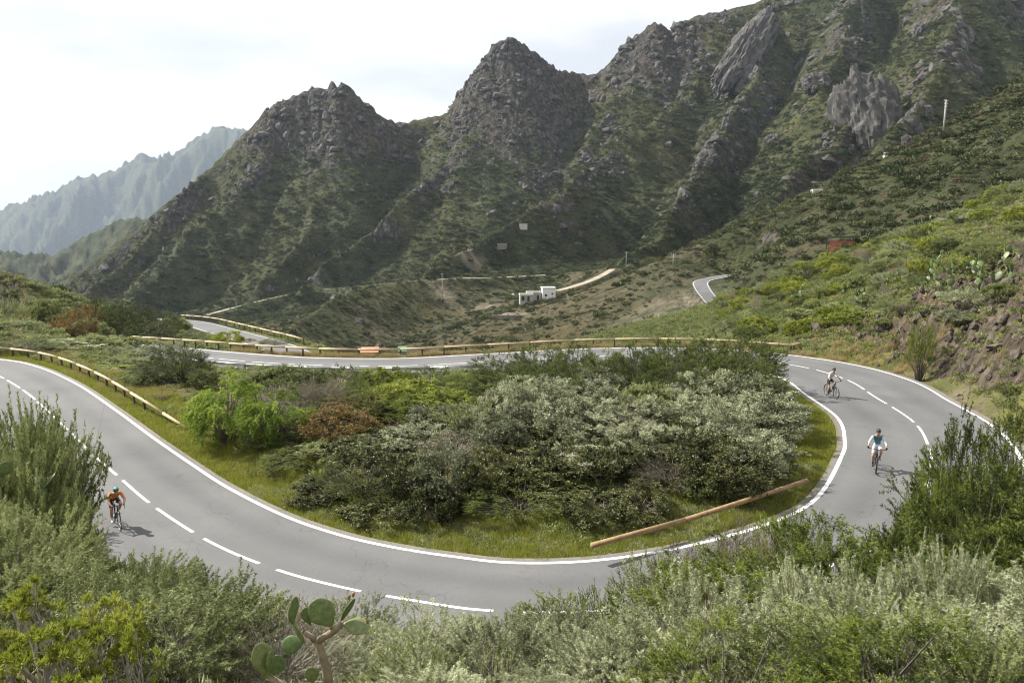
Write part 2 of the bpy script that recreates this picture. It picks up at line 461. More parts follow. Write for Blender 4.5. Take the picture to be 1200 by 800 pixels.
TRACKS = []          # filled below, after the raw ground exists
def h_at(x, y):
    x = np.atleast_1d(np.asarray(x, float)); y = np.atleast_1d(np.asarray(y, float))
    h = raw_h(x, y)
    for P, hw in ROADS + TRACKS:
        lo = P[:, :2].min(0) - 22; hi = P[:, :2].max(0) + 22
        m = (x > lo[0]) & (x < hi[0]) & (y > lo[1]) & (y < hi[1])
        if not m.any(): continue
        dd, ii = path_dist(x[m], y[m], P[::2]); ii = np.minimum(ii * 2, len(P) - 1)
        hwv = hw[ii]
        k = 1 - sstep(hwv + 0.5, hwv * 1.25 + BLEND.get(id(P), 2.2), dd)
        z = P[ii, 2] - 0.10
        h[m] = h[m] * (1 - k) + z * k
    return h

def hit(u, v, y0=20, y1=1400, first=True):
    """ground point seen at a photo pixel"""
    r = ray(u, v); ys = np.exp(np.linspace(math.log(y0), math.log(y1), 900))
    P = r[None] * (ys / r[1])[:, None] + np.array([0, 0, CAMZ])
    g = raw_h(P[:, 0], P[:, 1])
    below = np.where(P[:, 2] < g)[0]
    i = below[0] if len(below) else len(ys) - 1
    return np.array([P[i, 0], P[i, 1], g[i]])

def track(px, hw, n=160, y0=130):
    pts = np.array([hit(u, v, y0) for u, v in px])
    for _ in range(2): pts[1:-1] = 0.25 * pts[:-2] + 0.5 * pts[1:-1] + 0.25 * pts[2:]
    P = smooth_path(pts, n); P[:, 2] += 1.4
    return P, np.full(n, hw)

TRACKS.append(track([(243, 371), (270, 363), (300, 356), (340, 347), (375, 342), (395, 341), (430, 337), (470, 333), (510, 329), (550, 329), (590, 328), (620, 326), (660, 323), (690, 321), (716, 318)], 3.0, 260))
BLEND[id(TRACKS[0][0])] = 11.0
TRACKS.append(track([(652, 345), (672, 340), (692, 334), (708, 326), (718, 319)], 2.0, 60))

# ------------------------------------------------------------------ ground materials
def ground_mat(name, near):
    m, Nn, Lk = new_mat(name)
    out = Nn('ShaderNodeOutputMaterial'); b = Nn('ShaderNodeBsdfPrincipled'); b.inputs['Roughness'].default_value = 0.95
    b.inputs['Specular IOR Level'].default_value = 0.1
    g = Nn('ShaderNodeNewGeometry')
    def noise(sc, det=6, rough=0.55):
        n = Nn('ShaderNodeTexNoise'); n.inputs['Scale'].default_value = sc; n.inputs['Detail'].default_value = det; n.inputs['Roughness'].default_value = rough
        Lk(g.outputs['Position'], n.inputs['Vector']); return n
    s = 1.0 if near else 0.12
    nA, nB, nC = noise(0.35 * s), noise(2.2 * s), noise(0.08 * s)
    if near:
        soil = ramp(Nn, [(0.3, (0.085, 0.068, 0.045)), (0.5, (0.15, 0.125, 0.08)), (0.7, (0.22, 0.19, 0.13))])
        veg = ramp(Nn, [(0.3, (0.05, 0.06, 0.02)), (0.55, (0.10, 0.11, 0.035)), (0.75, (0.19, 0.17, 0.07))])
        rock = ramp(Nn, [(0.32, (0.022, 0.017, 0.013)), (0.5, (0.066, 0.054, 0.040)), (0.70, (0.150, 0.125, 0.095))])
    else:
        soil = ramp(Nn, [(0.3, (0.060, 0.058, 0.034)), (0.5, (0.095, 0.088, 0.052)), (0.72, (0.15, 0.13, 0.085))])
        veg = ramp(Nn, [(0.28, (0.028, 0.037, 0.017)), (0.5, (0.052, 0.063, 0.029)), (0.72, (0.092, 0.101, 0.050))])
        rock = ramp(Nn, [(0.30, (0.024, 0.023, 0.021)), (0.5, (0.062, 0.059, 0.053)), (0.72, (0.17, 0.16, 0.143))])
    Lk(nB.outputs['Fac'], soil.inputs['Fac']); Lk(nA.outputs['Fac'], veg.inputs['Fac'])
    # rock with a steep streaky grain
    mpn = Nn('ShaderNodeMapping'); mpn.inputs['Scale'].default_value = (1, 1, 0.35)
    nR = Nn('ShaderNodeTexNoise'); nR.inputs['Scale'].default_value = 1.4 * s * (1.0 if near else 1.6); nR.inputs['Detail'].default_value = 8; nR.inputs['Roughness'].default_value = 0.65
    Lk(g.outputs['Position'], mpn.inputs['Vector']); Lk(mpn.outputs['Vector'], nR.inputs['Vector']); Lk(nR.outputs['Fac'], rock.inputs['Fac'])
    aV = Nn('ShaderNodeAttribute'); aV.attribute_name = 'veg'
    aR = Nn('ShaderNodeAttribute'); aR.attribute_name = 'rock'
    def thresh(attr, n, lo, hi):
        ad = Nn('ShaderNodeMath'); ad.operation = 'ADD'; Lk(attr.outputs['Fac'], ad.inputs[0])
        sb = Nn('ShaderNodeMath'); sb.operation = 'SUBTRACT'; Lk(n.outputs['Fac'], sb.inputs[0]); sb.inputs[1].default_value = 0.5
        ml = Nn('ShaderNodeMath'); ml.operation = 'MULTIPLY'; ml.inputs[1].default_value = 1.6; Lk(sb.outputs['Value'], ml.inputs[0]); Lk(ml.outputs['Value'], ad.inputs[1])
        mr = Nn('ShaderNodeMapRange'); mr.interpolation_type = 'SMOOTHSTEP'; mr.inputs['From Min'].default_value = lo; mr.inputs['From Max'].default_value = hi
        Lk(ad.outputs['Value'], mr.inputs['Value']); return mr
    m1 = Nn('ShaderNodeMix'); m1.data_type = 'RGBA'; t1 = thresh(aV, nB, 0.3, 0.7)
    Lk(t1.outputs['Result'], m1.inputs['Factor']); Lk(soil.outputs['Color'], m1.inputs['A']); Lk(veg.outputs['Color'], m1.inputs['B'])
    m2 = Nn('ShaderNodeMix'); m2.data_type = 'RGBA'; t2 = thresh(aR, nR, 0.42, 0.6)
    Lk(t2.outputs['Result'], m2.inputs['Factor']); Lk(m1.outputs['Result'], m2.inputs['A']); Lk(rock.outputs['Color'], m2.inputs['B'])
    # broad reddish / ochre stains
    tint = ramp(Nn, [(0.42, (1, 1, 1)), (0.62, (1.1, 0.98, 0.86))])
    Lk(nC.outputs['Fac'], tint.inputs['Fac'])
    mm = Nn('ShaderNodeMix'); mm.data_type = 'RGBA'; mm.blend_type = 'MULTIPLY'; mm.inputs['Factor'].default_value = 1
    Lk(m2.outputs['Result'], mm.inputs['A']); Lk(tint.outputs['Color'], mm.inputs['B'])
    aB = Nn('ShaderNodeAttribute'); aB.attribute_name = 'bare'; mB = Nn('ShaderNodeMix'); mB.data_type = 'RGBA'
    earth = ramp(Nn, [(.3, (.17, .145, .10)), (.7, (.36, .315, .235))]); Lk(nR.outputs['Fac'], earth.inputs['Fac'])
    Lk(aB.outputs['Fac'], mB.inputs['Factor']); Lk(mm.outputs['Result'], mB.inputs['A']); Lk(earth.outputs['Color'], mB.inputs['B'])
    Lk(mB.outputs['Result'], b.inputs['Base Color'])
    bp = Nn('ShaderNodeBump'); bp.inputs['Strength'].default_value = 0.9; bp.inputs['Distance'].default_value = 0.30 if near else 5.0
    sm = Nn('ShaderNodeMath'); sm.operation = 'ADD'
    Lk(nR.outputs['Fac'], sm.inputs[0]); Lk(nB.outputs['Fac'], sm.inputs[1]); Lk(sm.outputs['Value'], bp.inputs['Height'])
    Lk(bp.outputs['Normal'], b.inputs['Normal'])
    Lk(b.outputs['BSDF'], out.inputs['Surface'])
    return m
M_near = ground_mat('near_soil', True)
M_far = ground_mat('mountain_slope', False)

# ------------------------------------------------------------------ ground sheets: a fan round a point behind the camera
FAN = (0.0, -16.0)
NA = 760
AZ = np.linspace(math.radians(-62), math.radians(62), NA)
AZ = AZ * (0.55 + 0.45 * np.abs(AZ) / AZ.max())          # finer in the middle of the view
R_near = np.exp(np.linspace(math.log(4.0), math.log(140.0), 400))
R_mid = np.exp(np.linspace(math.log(140.0), math.log(1250.0), 470))
R_out = np.exp(np.linspace(math.log(1250.0), math.log(12000.0), 24))

BARE = [(hit(790, 366, 120), 13.), (hit(806, 352, 120), 12.), (hit(570, 360, 150), 9.), (hit(600, 368, 150), 8.), (hit(545, 300, 150), 12.), (hit(520, 345, 150), 9.), (hit(560, 312, 150), 10.)]     # bare tan earth: road cut, terraces
def slope_of(x, y, e):
    return np.hypot((h_at(x + e, y) - h_at(x - e, y)) / (2 * e), (h_at(x, y + e) - h_at(x, y - e)) / (2 * e))

def fan_sheet(name, R, mat):
    rr, aa = np.meshgrid(R, AZ, indexing='ij')
    x = (FAN[0] + rr * np.sin(aa)).ravel(); y = (FAN[1] + rr * np.cos(aa)).ravel()
    z = h_at(x, y)
    Z = z.reshape(rr.shape)
    gr = np.gradient(Z, axis=0) / np.gradient(rr, axis=0); ga = np.gradient(Z, axis=1) / (np.gradient(aa, axis=1) * rr)
    sl = np.hypot(gr, ga).ravel()
    d = np.hypot(x, y)
    far = sstep(120, 300, d)
    rock = np.zeros_like(x)
    fm = d > 200
    if fm.any():
        xf, yf = x[fm], y[fm]
        rd = ridge_dist(xf, yf)
        rib = np.exp(-(rd / 20) ** 2) * sstep(-.25, .35, fbm(xf / 38, yf / 38, 3, 17)) * sstep(0, 70, z[fm])
        rock[fm] = far[fm] * np.clip(.62 * rib + .62 * peak_w(xf, yf) + .55 * sstep(1.15, 1.9, sl[fm]) + .16 * sstep(.1, .5, fbm(xf / 26, yf / 26, 3, 27)), 0, 1)
    rock += (1 - far) * (rock_cut(x, y) * sstep(0.35, 0.9, sl) * 0.9 + 0.5 * sstep(0.9, 1.5, sl))
    veg = 0.62 + 0.3 * far + 0.45 * fbm(x / (9 + far * 60), y / (9 + far * 60), 4, 23)
    dd, ii = path_dist(x[d < 160], y[d < 160], CENT[::4]) if (d < 160).any() else (None, None)
    if dd is not None:
        sh = np.zeros_like(x); sh[d < 160] = 1 - sstep(3.2, 6.5, dd)
        veg -= 0.35 * sh
    veg -= .5 * sstep(160, 220, d) * (1 - sstep(420, 500, d)) * (x < 60)
    # trodden gravel patch at the end of the left rail
    gp = np.exp(-(((x + 15.8) / 1.6) ** 2 + ((y - 36.0) / 2.4) ** 2))
    veg -= 1.6 * gp
    bare = np.zeros_like(x)
    for q_, r_ in BARE:
        bare = np.maximum(bare, 1.1 * np.exp(-(np.hypot(x - q_[0], y - q_[1]) / r_) ** 2))
    bare *= .55 + .6 * fbm(x / 7, y / 7, 3, 29)
    o = mobj(name, np.c_[x, y, z], grid_faces(len(R), NA), mat, smooth=True, attrs={'rock': np.clip(rock, 0, 1), 'veg': np.clip(veg, 0, 1), 'bare': np.clip(bare, 0, 1)})
    return o
tag(fan_sheet('ground', R_near, M_near), kind='structure')
tag(fan_sheet('mountain', R_mid, M_far), kind='structure')
tag(fan_sheet('valley_floor', R_out, M_far), kind='structure')

def range_mesh(name, sky_px, D, depth, slope, amp, seed, ncol=420, nrow=90):
    """a distant mountain range: a crest line with flanks on both sides"""
    us = np.linspace(sky_px[0][0], sky_px[-1][0], ncol)
    vs_ = np.interp(us, [p[0] for p in sky_px], [p[1] for p in sky_px])
    C = np.array([at(u, v, D) for u, v in zip(us, vs_)])
    t = np.linspace(-1, 1, nrow)
    off = np.sign(t) * np.abs(t) ** 1.3 * depth
    X = C[None, :, 0] * (1 + off[:, None] / D); Y = C[None, :, 1] + off[:, None]
    Z = C[None, :, 2] - slope * np.abs(off)[:, None]
    k = sstep(0, depth * 0.25, np.abs(off))[:, None]
    Z = Z + amp * k * (ridged(X / (depth * .42), Y / (depth * .9), 5, seed, .55) - .7) + amp * 0.17 * (ridged(X / (depth * .06), Y / (depth * .06), 3, seed + 5) - .5)
    Z = np.maximum(Z, -400)
    n = X.size
    o = mobj(name, np.c_[X.ravel(), Y.ravel(), Z.ravel()], grid_faces(nrow, ncol), M_far, smooth=True, attrs={'rock': np.full(n, .28), 'veg': np.full(n, .95)})
    return tag(o, kind='structure')
range_mesh('distant_range', [(-140, 300), (-60, 280), (-20, 262), (10, 244), (30, 238), (52, 228), (75, 221), (90, 211), (105, 207), (115, 209), (135, 201), (150, 192), (166, 182), (178, 188), (190, 191), (205, 185), (225, 168), (250, 153), (262, 151), (290, 156), (330, 150), (380, 140), (450, 150), (560, 190), (700, 230)], 7200, 2600, 0.62, 290, 201)
range_mesh('dark_ridge', [(-260, 285), (-120, 290), (0, 297), (45, 299), (60, 302), (90, 285), (115, 274), (135, 262), (150, 258), (175, 258), (230, 270), (320, 300), (420, 330)], 1750, 620, 0.55, 60, 211, 300, 70)
# ------------------------------------------------------------------ asphalt, markings
def asphalt_mat():
    m, Nn, Lk = new_mat('asphalt')
    out = Nn('ShaderNodeOutputMaterial'); b = Nn('ShaderNodeBsdfPrincipled'); b.inputs['Roughness'].default_value = 0.85
    g = Nn('ShaderNodeNewGeometry')
    def noise(sc, det):
        n = Nn('ShaderNodeTexNoise'); n.inputs['Scale'].default_value = sc; n.inputs['Detail'].default_value = det
        Lk(g.outputs['Position'], n.inputs['Vector']); return n
    big, fine = noise(0.22, 5), noise(28, 3)
    r = ramp(Nn, [(0.3, (0.100, 0.100, 0.100)), (0.55, (0.120, 0.120, 0.120)), (0.75, (0.142, 0.141, 0.138))])
    Lk(big.outputs['Fac'], r.inputs['Fac'])
    # wheel tracks worn a little smoother and darker
    a = Nn('ShaderNodeAttribute'); a.attribute_name = 'wear'
    w = ramp(Nn, [(0.0, (1.03, 1.03, 1.03)), (1.0, (0.66, 0.66, 0.67))]); Lk(a.outputs['Fac'], w.inputs['Fac'])
    f = ramp(Nn, [(0.3, (0.82, 0.82, 0.82)), (0.7, (1.18, 1.18, 1.17))]); Lk(fine.outputs['Fac'], f.inputs['Fac'])
    m1 = Nn('ShaderNodeMix'); m1.data_type = 'RGBA'; m1.blend_type = 'MULTIPLY'; m1.inputs['Factor'].default_value = 1
    m2 = Nn('ShaderNodeMix'); m2.data_type = 'RGBA'; m2.blend_type = 'MULTIPLY'; m2.inputs['Factor'].default_value = 1
    Lk(r.outputs['Color'], m1.inputs['A']); Lk(w.outputs['Color'], m1.inputs['B']); Lk(m1.outputs['Result'], m2.inputs['A']); Lk(f.outputs['Color'], m2.inputs['B'])
    # hairline cracks and small repairs
    vo = Nn('ShaderNodeTexVoronoi'); vo.feature = 'DISTANCE_TO_EDGE'; vo.inputs['Scale'].default_value = 0.22
    wn = noise(0.9, 4); va = Nn('ShaderNodeVectorMath'); va.operation = 'ADD'
    vsx = Nn('ShaderNodeVectorMath'); vsx.operation = 'SCALE'; vsx.inputs['Scale'].default_value = 2.2
    Lk(wn.outputs['Color'], vsx.inputs[0]); Lk(g.outputs['Position'], va.inputs[0]); Lk(vsx.outputs['Vector'], va.inputs[1]); Lk(va.outputs['Vector'], vo.inputs['Vector'])
    cr = ramp(Nn, [(0.0, (0.55, 0.55, 0.55)), (0.006, (1, 1, 1))]); Lk(vo.outputs['Distance'], cr.inputs['Fac'])
    m3 = Nn('ShaderNodeMix'); m3.data_type = 'RGBA'; m3.blend_type = 'MULTIPLY'; m3.inputs['Factor'].default_value = 0.6
    Lk(m2.outputs['Result'], m3.inputs['A']); Lk(cr.outputs['Color'], m3.inputs['B'])
    du = Nn('ShaderNodeAttribute'); du.attribute_name = 'dust'; dn = noise(1.7, 6)
    dm = Nn('ShaderNodeMath'); dm.operation = 'MULTIPLY'; Lk(du.outputs['Fac'], dm.inputs[0]); Lk(dn.outputs['Fac'], dm.inputs[1])
    m4 = Nn('ShaderNodeMix'); m4.data_type = 'RGBA'; Lk(dm.outputs['Value'], m4.inputs['Factor']); Lk(m3.outputs['Result'], m4.inputs['A']); m4.inputs['B'].default_value = (.24, .20, .14, 1)
    Lk(m4.outputs['Result'], b.inputs['Base Color'])
    bp = Nn('ShaderNodeBump'); bp.inputs['Strength'].default_value = 0.35; bp.inputs['Distance'].default_value = 0.01
    Lk(fine.outputs['Fac'], bp.inputs['Height']); Lk(bp.outputs['Normal'], b.inputs['Normal'])
    Lk(b.outputs['BSDF'], out.inputs['Surface'])
    return m
M_asph = asphalt_mat()
def paint_mat():
    m, Nn, Lk = new_mat('road_paint')
    out = Nn('ShaderNodeOutputMaterial'); b = Nn('ShaderNodeBsdfPrincipled'); b.inputs['Roughness'].default_value = 0.6
    g = Nn('ShaderNodeNewGeometry'); n = Nn('ShaderNodeTexNoise'); n.inputs['Scale'].default_value = 6; n.inputs['Detail'].default_value = 8; n.inputs['Roughness'].default_value = .7
    Lk(g.outputs['Position'], n.inputs['Vector'])
    r = ramp(Nn, [(0.33, (0.28, 0.28, 0.27)), (0.44, (0.70, 0.70, 0.68)), (0.7, (0.82, 0.82, 0.80))]); Lk(n.outputs['Fac'], r.inputs['Fac'])
    Lk(r.outputs['Color'], b.inputs['Base Color']); Lk(b.outputs['BSDF'], out.inputs['Surface'])
    return m
M_paint = paint_mat()

def ribbon(A, B, n=9, lift=0.0, skirt=0.0):
    t = np.linspace(0, 1, n)
    V = A[:, None, :] * (1 - t)[None, :, None] + B[:, None, :] * t[None, :, None]
    V = V.copy(); V[..., 2] += lift
    if skirt:
        a = V[:, :1].copy(); a[..., 2] -= skirt; b = V[:, -1:].copy(); b[..., 2] -= skirt
        V = np.concatenate([a, V, b], 1)
    return V.reshape(-1, 3), grid_faces(len(A), V.shape[1])

def off(P, nrm, d):
    return np.c_[P[:, :2] + nrm * np.asarray(d).reshape(-1, 1), P[:, 2]]

inn = off(INNER, _nrm, np.full(NR, -0.35)); oute = off(INNER, _nrm, W2 + 0.45)
V, F = ribbon(oute, inn, 41, 0.0, 0.25)
nc = 43
tt = np.r_[0, np.linspace(0, 1, 41), 1]
wear = 0.5 + 0.5 * np.cos((tt * 4 - 1) * 2 * np.pi / 1.0); wear = np.where((tt < .06) | (tt > .94), 0, wear) * (1 - np.exp(-((tt - .5) / .05) ** 2))
wear2 = (wear[None] * (0.45 + 0.3 * pn(np.arange(NR)[:, None] / 40.0, tt[None] * 3, 5))).ravel()
road = mobj('road', V, F[:, ::-1], M_asph, smooth=False, attrs={'wear': np.clip(wear2, 0, 1), 'dust': np.tile(np.clip(1 - np.minimum(tt, 1 - tt) / .055, 0, 1), NR)})
tag(road, kind='structure')

def line_piece(name, d0, d1, i0, i1, parent, P=INNER, nrm=_nrm):
    sl = slice(i0, i1 + 1)
    d0 = np.broadcast_to(d0, (len(P),))[sl]; d1 = np.broadcast_to(d1, (len(P),))[sl]
    A = off(P[sl], nrm[sl], d0); B = off(P[sl], nrm[sl], d1)
    V, F = ribbon(B, A, 2, 0.005)
    return mobj(name, V, F[:, ::-1], M_paint, parent)
line_piece('edge_line', -0.08, 0.08, 0, NR - 1, road)
line_piece('edge_line', W2 - 0.08, W2 + 0.08, 0, NR - 1, road)
# centre dashes, about 3.5 m long with short gaps
sC = np.r_[0, np.cumsum(np.linalg.norm(np.diff(CENT, axis=0), axis=1))]
per = 4.25
k0 = 0.0
# line the dashes up with one that can be measured near the left rider
_ref = onz(185, 595, -0.55)
_iref = int(np.argmin(np.linalg.norm(CENT[:, :2] - _ref[:2], axis=1)))
ph = sC[_iref] % per
s0 = ph
def _cut(s): return np.array([np.interp(s, sC, CENT[:, k]) for k in range(3)]), np.array([np.interp(s, sC, _nrm[:, k]) for k in range(2)])
while s0 + 3.45 < sC[-1]:
    ss = np.linspace(s0, s0 + 3.4, 10)
    C = np.stack([np.interp(ss, sC, CENT[:, k]) for k in range(3)], 1); n_ = np.stack([np.interp(ss, sC, _nrm[:, k]) for k in range(2)], 1)
    n_ /= np.linalg.norm(n_, axis=1)[:, None]
    V, F = ribbon(off(C, n_, np.full(10, .06)), off(C, n_, np.full(10, -.06)), 2, 0.006)
    mobj('centre_dash', V, F[:, ::-1], M_paint, road)
    s0 += per

def side_road(name, P, hw, mat, lines=True, label=None):
    n_ = _normals(P)
    V, F = ribbon(off(P, n_, np.full(len(P), hw)), off(P, n_, np.full(len(P), -hw)), 9, 0.02, 0.3)
    o = mobj(name, V, F[:, ::-1], mat, attrs={'wear': np.full(len(V), .2)})
    tag(o, kind='structure')
    if lines:
        for d in (-hw + .3, hw - .3):
            V, F = ribbon(off(P, n_, np.full(len(P), d + .05)), off(P, n_, np.full(len(P), d - .05)), 2, 0.03)
            mobj('edge_line' if d else 'centre_line', V, F[:, ::-1], M_paint, o)
    return o
side_road('lower_road', FAR_A, 2.5, M_asph)
side_road('opposite_road', FAR_B, 2.1, M_asph)
M_dirt = simple_mat('dirt_track', (0.30, 0.265, 0.20), 0.95, var=.25, nscale=0.3)
for P, hw in TRACKS:
    side_road('dirt_track', P, hw[0] * 0.8, M_dirt, False)
# ------------------------------------------------------------------ plant building
def unit(v): return v / (np.linalg.norm(v, axis=-1, keepdims=True) + 1e-9)

def leaf_quads(P, D, Lf, Wf, r):
    S = unit(np.cross(D, unit(r.normal(size=D.shape))))
    Nn_ = np.cross(D, S)
    L1 = np.broadcast_to(Lf, (len(P),))[:, None]; W1 = np.broadcast_to(Wf, (len(P),))[:, None]
    V = np.stack([P, P + D * L1 * .5 + S * W1 * .5 + Nn_ * W1 * .15, P + D * L1, P + D * L1 * .5 - S * W1 * .5 + Nn_ * W1 * .15], 1)
    return V.reshape(-1, 3), np.arange(len(P) * 4).reshape(-1, 4)

def leaf_tris(P, D, Lf, Wf, r):
    S = unit(np.cross(D, unit(r.normal(size=D.shape))))
    L1 = np.broadcast_to(Lf, (len(P),))[:, None]; W1 = np.broadcast_to(Wf, (len(P),))[:, None]
    V = np.stack([P - S * W1 * .5, P + S * W1 * .5, P + D * L1], 1)
    return V.reshape(-1, 3), np.arange(len(P) * 3).reshape(-1, 3)

def shrub_mesh(name, seed, H, R, ncl, ntw, tl, nlf, Lf, Wf, mat, stem_mat, up=.5, spread=.5, fwd=.5, quad=False, lobes=.35, zlo=-.25, droop=0.0,
               stem_r=.02, stem_n=None, clvar=.22, lfvar=.16, tipvar=.15, inner=.45, bare=0, shape=1.0, spike=0.0):
    r = np.random.default_rng(seed)
    # irregular crown outline: several overlapping lobes
    nl = 7
    lobe = unit(np.c_[r.normal(size=(nl, 2)), r.uniform(-.1, 1.0, nl)])
    lw = r.uniform(-lobes, lobes, nl)
    d = unit(np.c_[r.normal(size=(ncl, 2)), r.uniform(zlo, 1.0, ncl) * 1.1])
    rad = inner + (1 - inner) * r.random(ncl) ** .55
    k = 1 + (np.exp(-((1 - d @ lobe.T) / .22)) @ lw)
    k = k + r.normal(0, .06, ncl)
    hw = 1 - (1 - shape) * np.clip(d[:, 2], 0, 1)
    zc = H * .42
    C = np.c_[d[:, 0] * R * rad * k * hw, d[:, 1] * R * rad * k * hw, zc + d[:, 2] * np.where(d[:, 2] > 0, H * .58 * np.clip(k, .7, 1.35), H * .42) * rad]
    if spike: C[:, 2] += r.random(ncl) ** 6 * spike * H
    ax = unit(d * (1 - up) + np.array([0, 0, up]) + r.normal(0, .18, (ncl, 3)) - np.array([0, 0, droop]))
    # twigs
    ci = np.repeat(np.arange(ncl), ntw)
    td = unit(ax[ci] + r.normal(0, spread, (len(ci), 3)))
    tlen = tl * r.uniform(.55, 1.2, len(ci))
    ts = C[ci] + r.normal(0, tl * .16, (len(ci), 3))
    # leaves
    ti = np.repeat(np.arange(len(ci)), nlf)
    t = r.random(len(ti)) ** .8
    sag = np.zeros((len(ti), 3)); sag[:, 2] = -droop * .9 * (t * tlen[ti]) ** 2 / max(tl, .01)
    P = ts[ti] + td[ti] * (t * tlen[ti])[:, None] + sag
    rd = unit(np.cross(td[ti], r.normal(size=(len(ti), 3))))
    D = unit(td[ti] * fwd + rd * (1 - fwd * .6) - np.array([0, 0, droop * .8]))
    P[:, 2] = np.maximum(P[:, 2], .02)
    lf = Lf * r.uniform(.65, 1.25, len(ti)); wf = Wf * r.uniform(.7, 1.2, len(ti))
    V, F = (leaf_quads if quad else leaf_tris)(P, D, lf, wf, r)
    cv = r.normal(0, clvar, ncl)
    var = .5 + cv[ci][ti] + r.normal(0, lfvar, len(ti)) + tipvar * (t - .5)
    fol = mesh_np(name + '_foliage', V, F, [mat], False, None, {'var': np.clip(np.repeat(var, 4 if quad else 3), 0, 1)})
    # stems
    mb = MB()
    sn = stem_n or min(ncl, 26)
    for j in r.choice(ncl, sn, replace=False):
        b0 = np.r_[r.normal(0, R * .07, 2), -.15]
        e = C[j] + ax[j] * tl * .3
        m1 = b0 * .45 + e * .55 + np.r_[-d[j, :2] * R * .08, H * .06] + np.r_[r.normal(0, R * .05, 2), 0]
        m0 = b0 * .78 + e * .22 + np.r_[r.normal(0, R * .04, 2), 0]
        mb.tube(np.array([b0, m0, m1, e]), np.array([1.2, .9, .6, .18]) * stem_r, 4)
    for j in range(bare):
        q = r.integers(ncl); b0 = C[q] * np.array([.5, .5, .6]); e = C[q] + unit(ax[q] + r.normal(0, .4, 3)) * tl * r.uniform(1, 2.0)
        mb.tube(np.array([b0, (b0 + e) / 2 + r.normal(0, tl * .1, 3), e]), np.array([.45, .3, .1]) * stem_r, 3)
    st = mb.data(name + '_stem', [stem_mat])
    return fol, st

M_bark = simple_mat('grey_bark', (0.16, 0.135, 0.11), .9, var=.4, nscale=20)
M_pale = simple_mat('pale_dry_wood', (0.34, 0.31, 0.27), .9, var=.35, nscale=20)
M_dark = simple_mat('dark_bark', (0.075, 0.062, 0.05), .9, var=.4, nscale=20)
M_L = dict(
    sage=leaf_mat('sage_leaf', (0.14, 0.16, 0.08), (0.33, 0.355, 0.20), (0.56, 0.58, 0.38), .3, orand=.35),
    sagegreen=leaf_mat('sage_green_leaf', (0.085, 0.108, 0.034), (0.19, 0.222, 0.078), (0.34, 0.37, 0.16), .32, orand=.35),
    silver=leaf_mat('silver_leaf', (0.08, 0.092, 0.045), (0.22, 0.24, 0.13), (0.50, 0.52, 0.34), .18, .45, .35),
    heath=leaf_mat('heath_leaf', (0.036, 0.054, 0.008), (0.11, 0.15, 0.02), (0.25, 0.29, 0.045), .35),
    heathdark=leaf_mat('dark_heath_leaf', (0.024, 0.036, 0.010), (0.07, 0.094, 0.017), (0.155, 0.19, 0.034), .28),
    green=leaf_mat('green_leaf', (0.028, 0.034, 0.010), (0.078, 0.088, 0.024), (0.19, 0.195, 0.078), .25, .4, .38),
    bright=leaf_mat('bright_leaf', (0.07, 0.12, 0.012), (0.17, 0.26, 0.028), (0.31, 0.39, 0.06), .45),
    lime=leaf_mat('lime_leaf', (0.10, 0.13, 0.014), (0.24, 0.28, 0.035), (0.40, 0.42, 0.08), .3),
    rust=leaf_mat('rust_leaf', (0.07, 0.055, 0.02), (0.17, 0.12, 0.035), (0.28, 0.19, 0.06), .25),
    dry=leaf_mat('dry_leaf', (0.10, 0.085, 0.055), (0.21, 0.175, 0.115), (0.33, 0.28, 0.19), .15),
    straw=leaf_mat('straw_leaf', (0.22, 0.17, 0.075), (0.40, 0.32, 0.155), (0.56, 0.47, 0.25), .25),
    grass=leaf_mat('grass_leaf', (0.10, 0.13, 0.015), (0.22, 0.25, 0.035), (0.40, 0.39, 0.10), .4),
)
PROTO = {}
def proto(key, kinds):
    PROTO[key] = kinds
# name -> list of (foliage, stem, nominal height, nominal radius)
def add_proto(key, n, seed, H, R, **kw):
    PROTO[key] = [(*shrub_mesh(key, seed + i, H, R, **kw), H, R) for i in range(n)]
# near foreground kinds
add_proto('sagebrush', 3, 100, 1.25, .85, ncl=120, ntw=4, tl=.34, nlf=80, Lf=.042, Wf=.0125, mat=M_L['sage'], stem_mat=M_bark, up=.4, spread=.2, fwd=.42, stem_r=.010, stem_n=60, bare=16, inner=.4, lobes=.75)
add_proto('green_sagebrush', 2, 120, 1.4, .85, ncl=120, ntw=4, tl=.34, nlf=78, Lf=.044, Wf=.0135, mat=M_L['sagegreen'], stem_mat=M_bark, up=.4, spread=.24, fwd=.42, stem_r=.010, stem_n=60, bare=16, inner=.4, lobes=.75)
add_proto('heath_shrub', 3, 140, 2.4, 1.15, ncl=190, ntw=6, tl=.30, nlf=44, Lf=.044, Wf=.0145, mat=M_L['heath'], stem_mat=M_dark, up=.35, spread=.3, fwd=.45, stem_r=.026, stem_n=60, bare=4, inner=.5, lobes=.75, clvar=.2, tipvar=.5)
add_proto('dark_heath_shrub', 2, 160, 2.6, 1.3, ncl=190, ntw=6, tl=.32, nlf=40, Lf=.052, Wf=.0175, mat=M_L['heathdark'], stem_mat=M_dark, up=.3, spread=.32, fwd=.45, stem_r=.028, stem_n=60, bare=4, inner=.5, lobes=.75, tipvar=.5)
add_proto('silver_shrub', 3, 180, 2.6, 1.5, ncl=130, ntw=13, tl=.36, nlf=11, Lf=.095, Wf=.042, mat=M_L['silver'], stem_mat=M_bark, up=.4, spread=.42, fwd=.5, quad=True, stem_r=.026, stem_n=40, bare=25, inner=.6, lobes=.9)
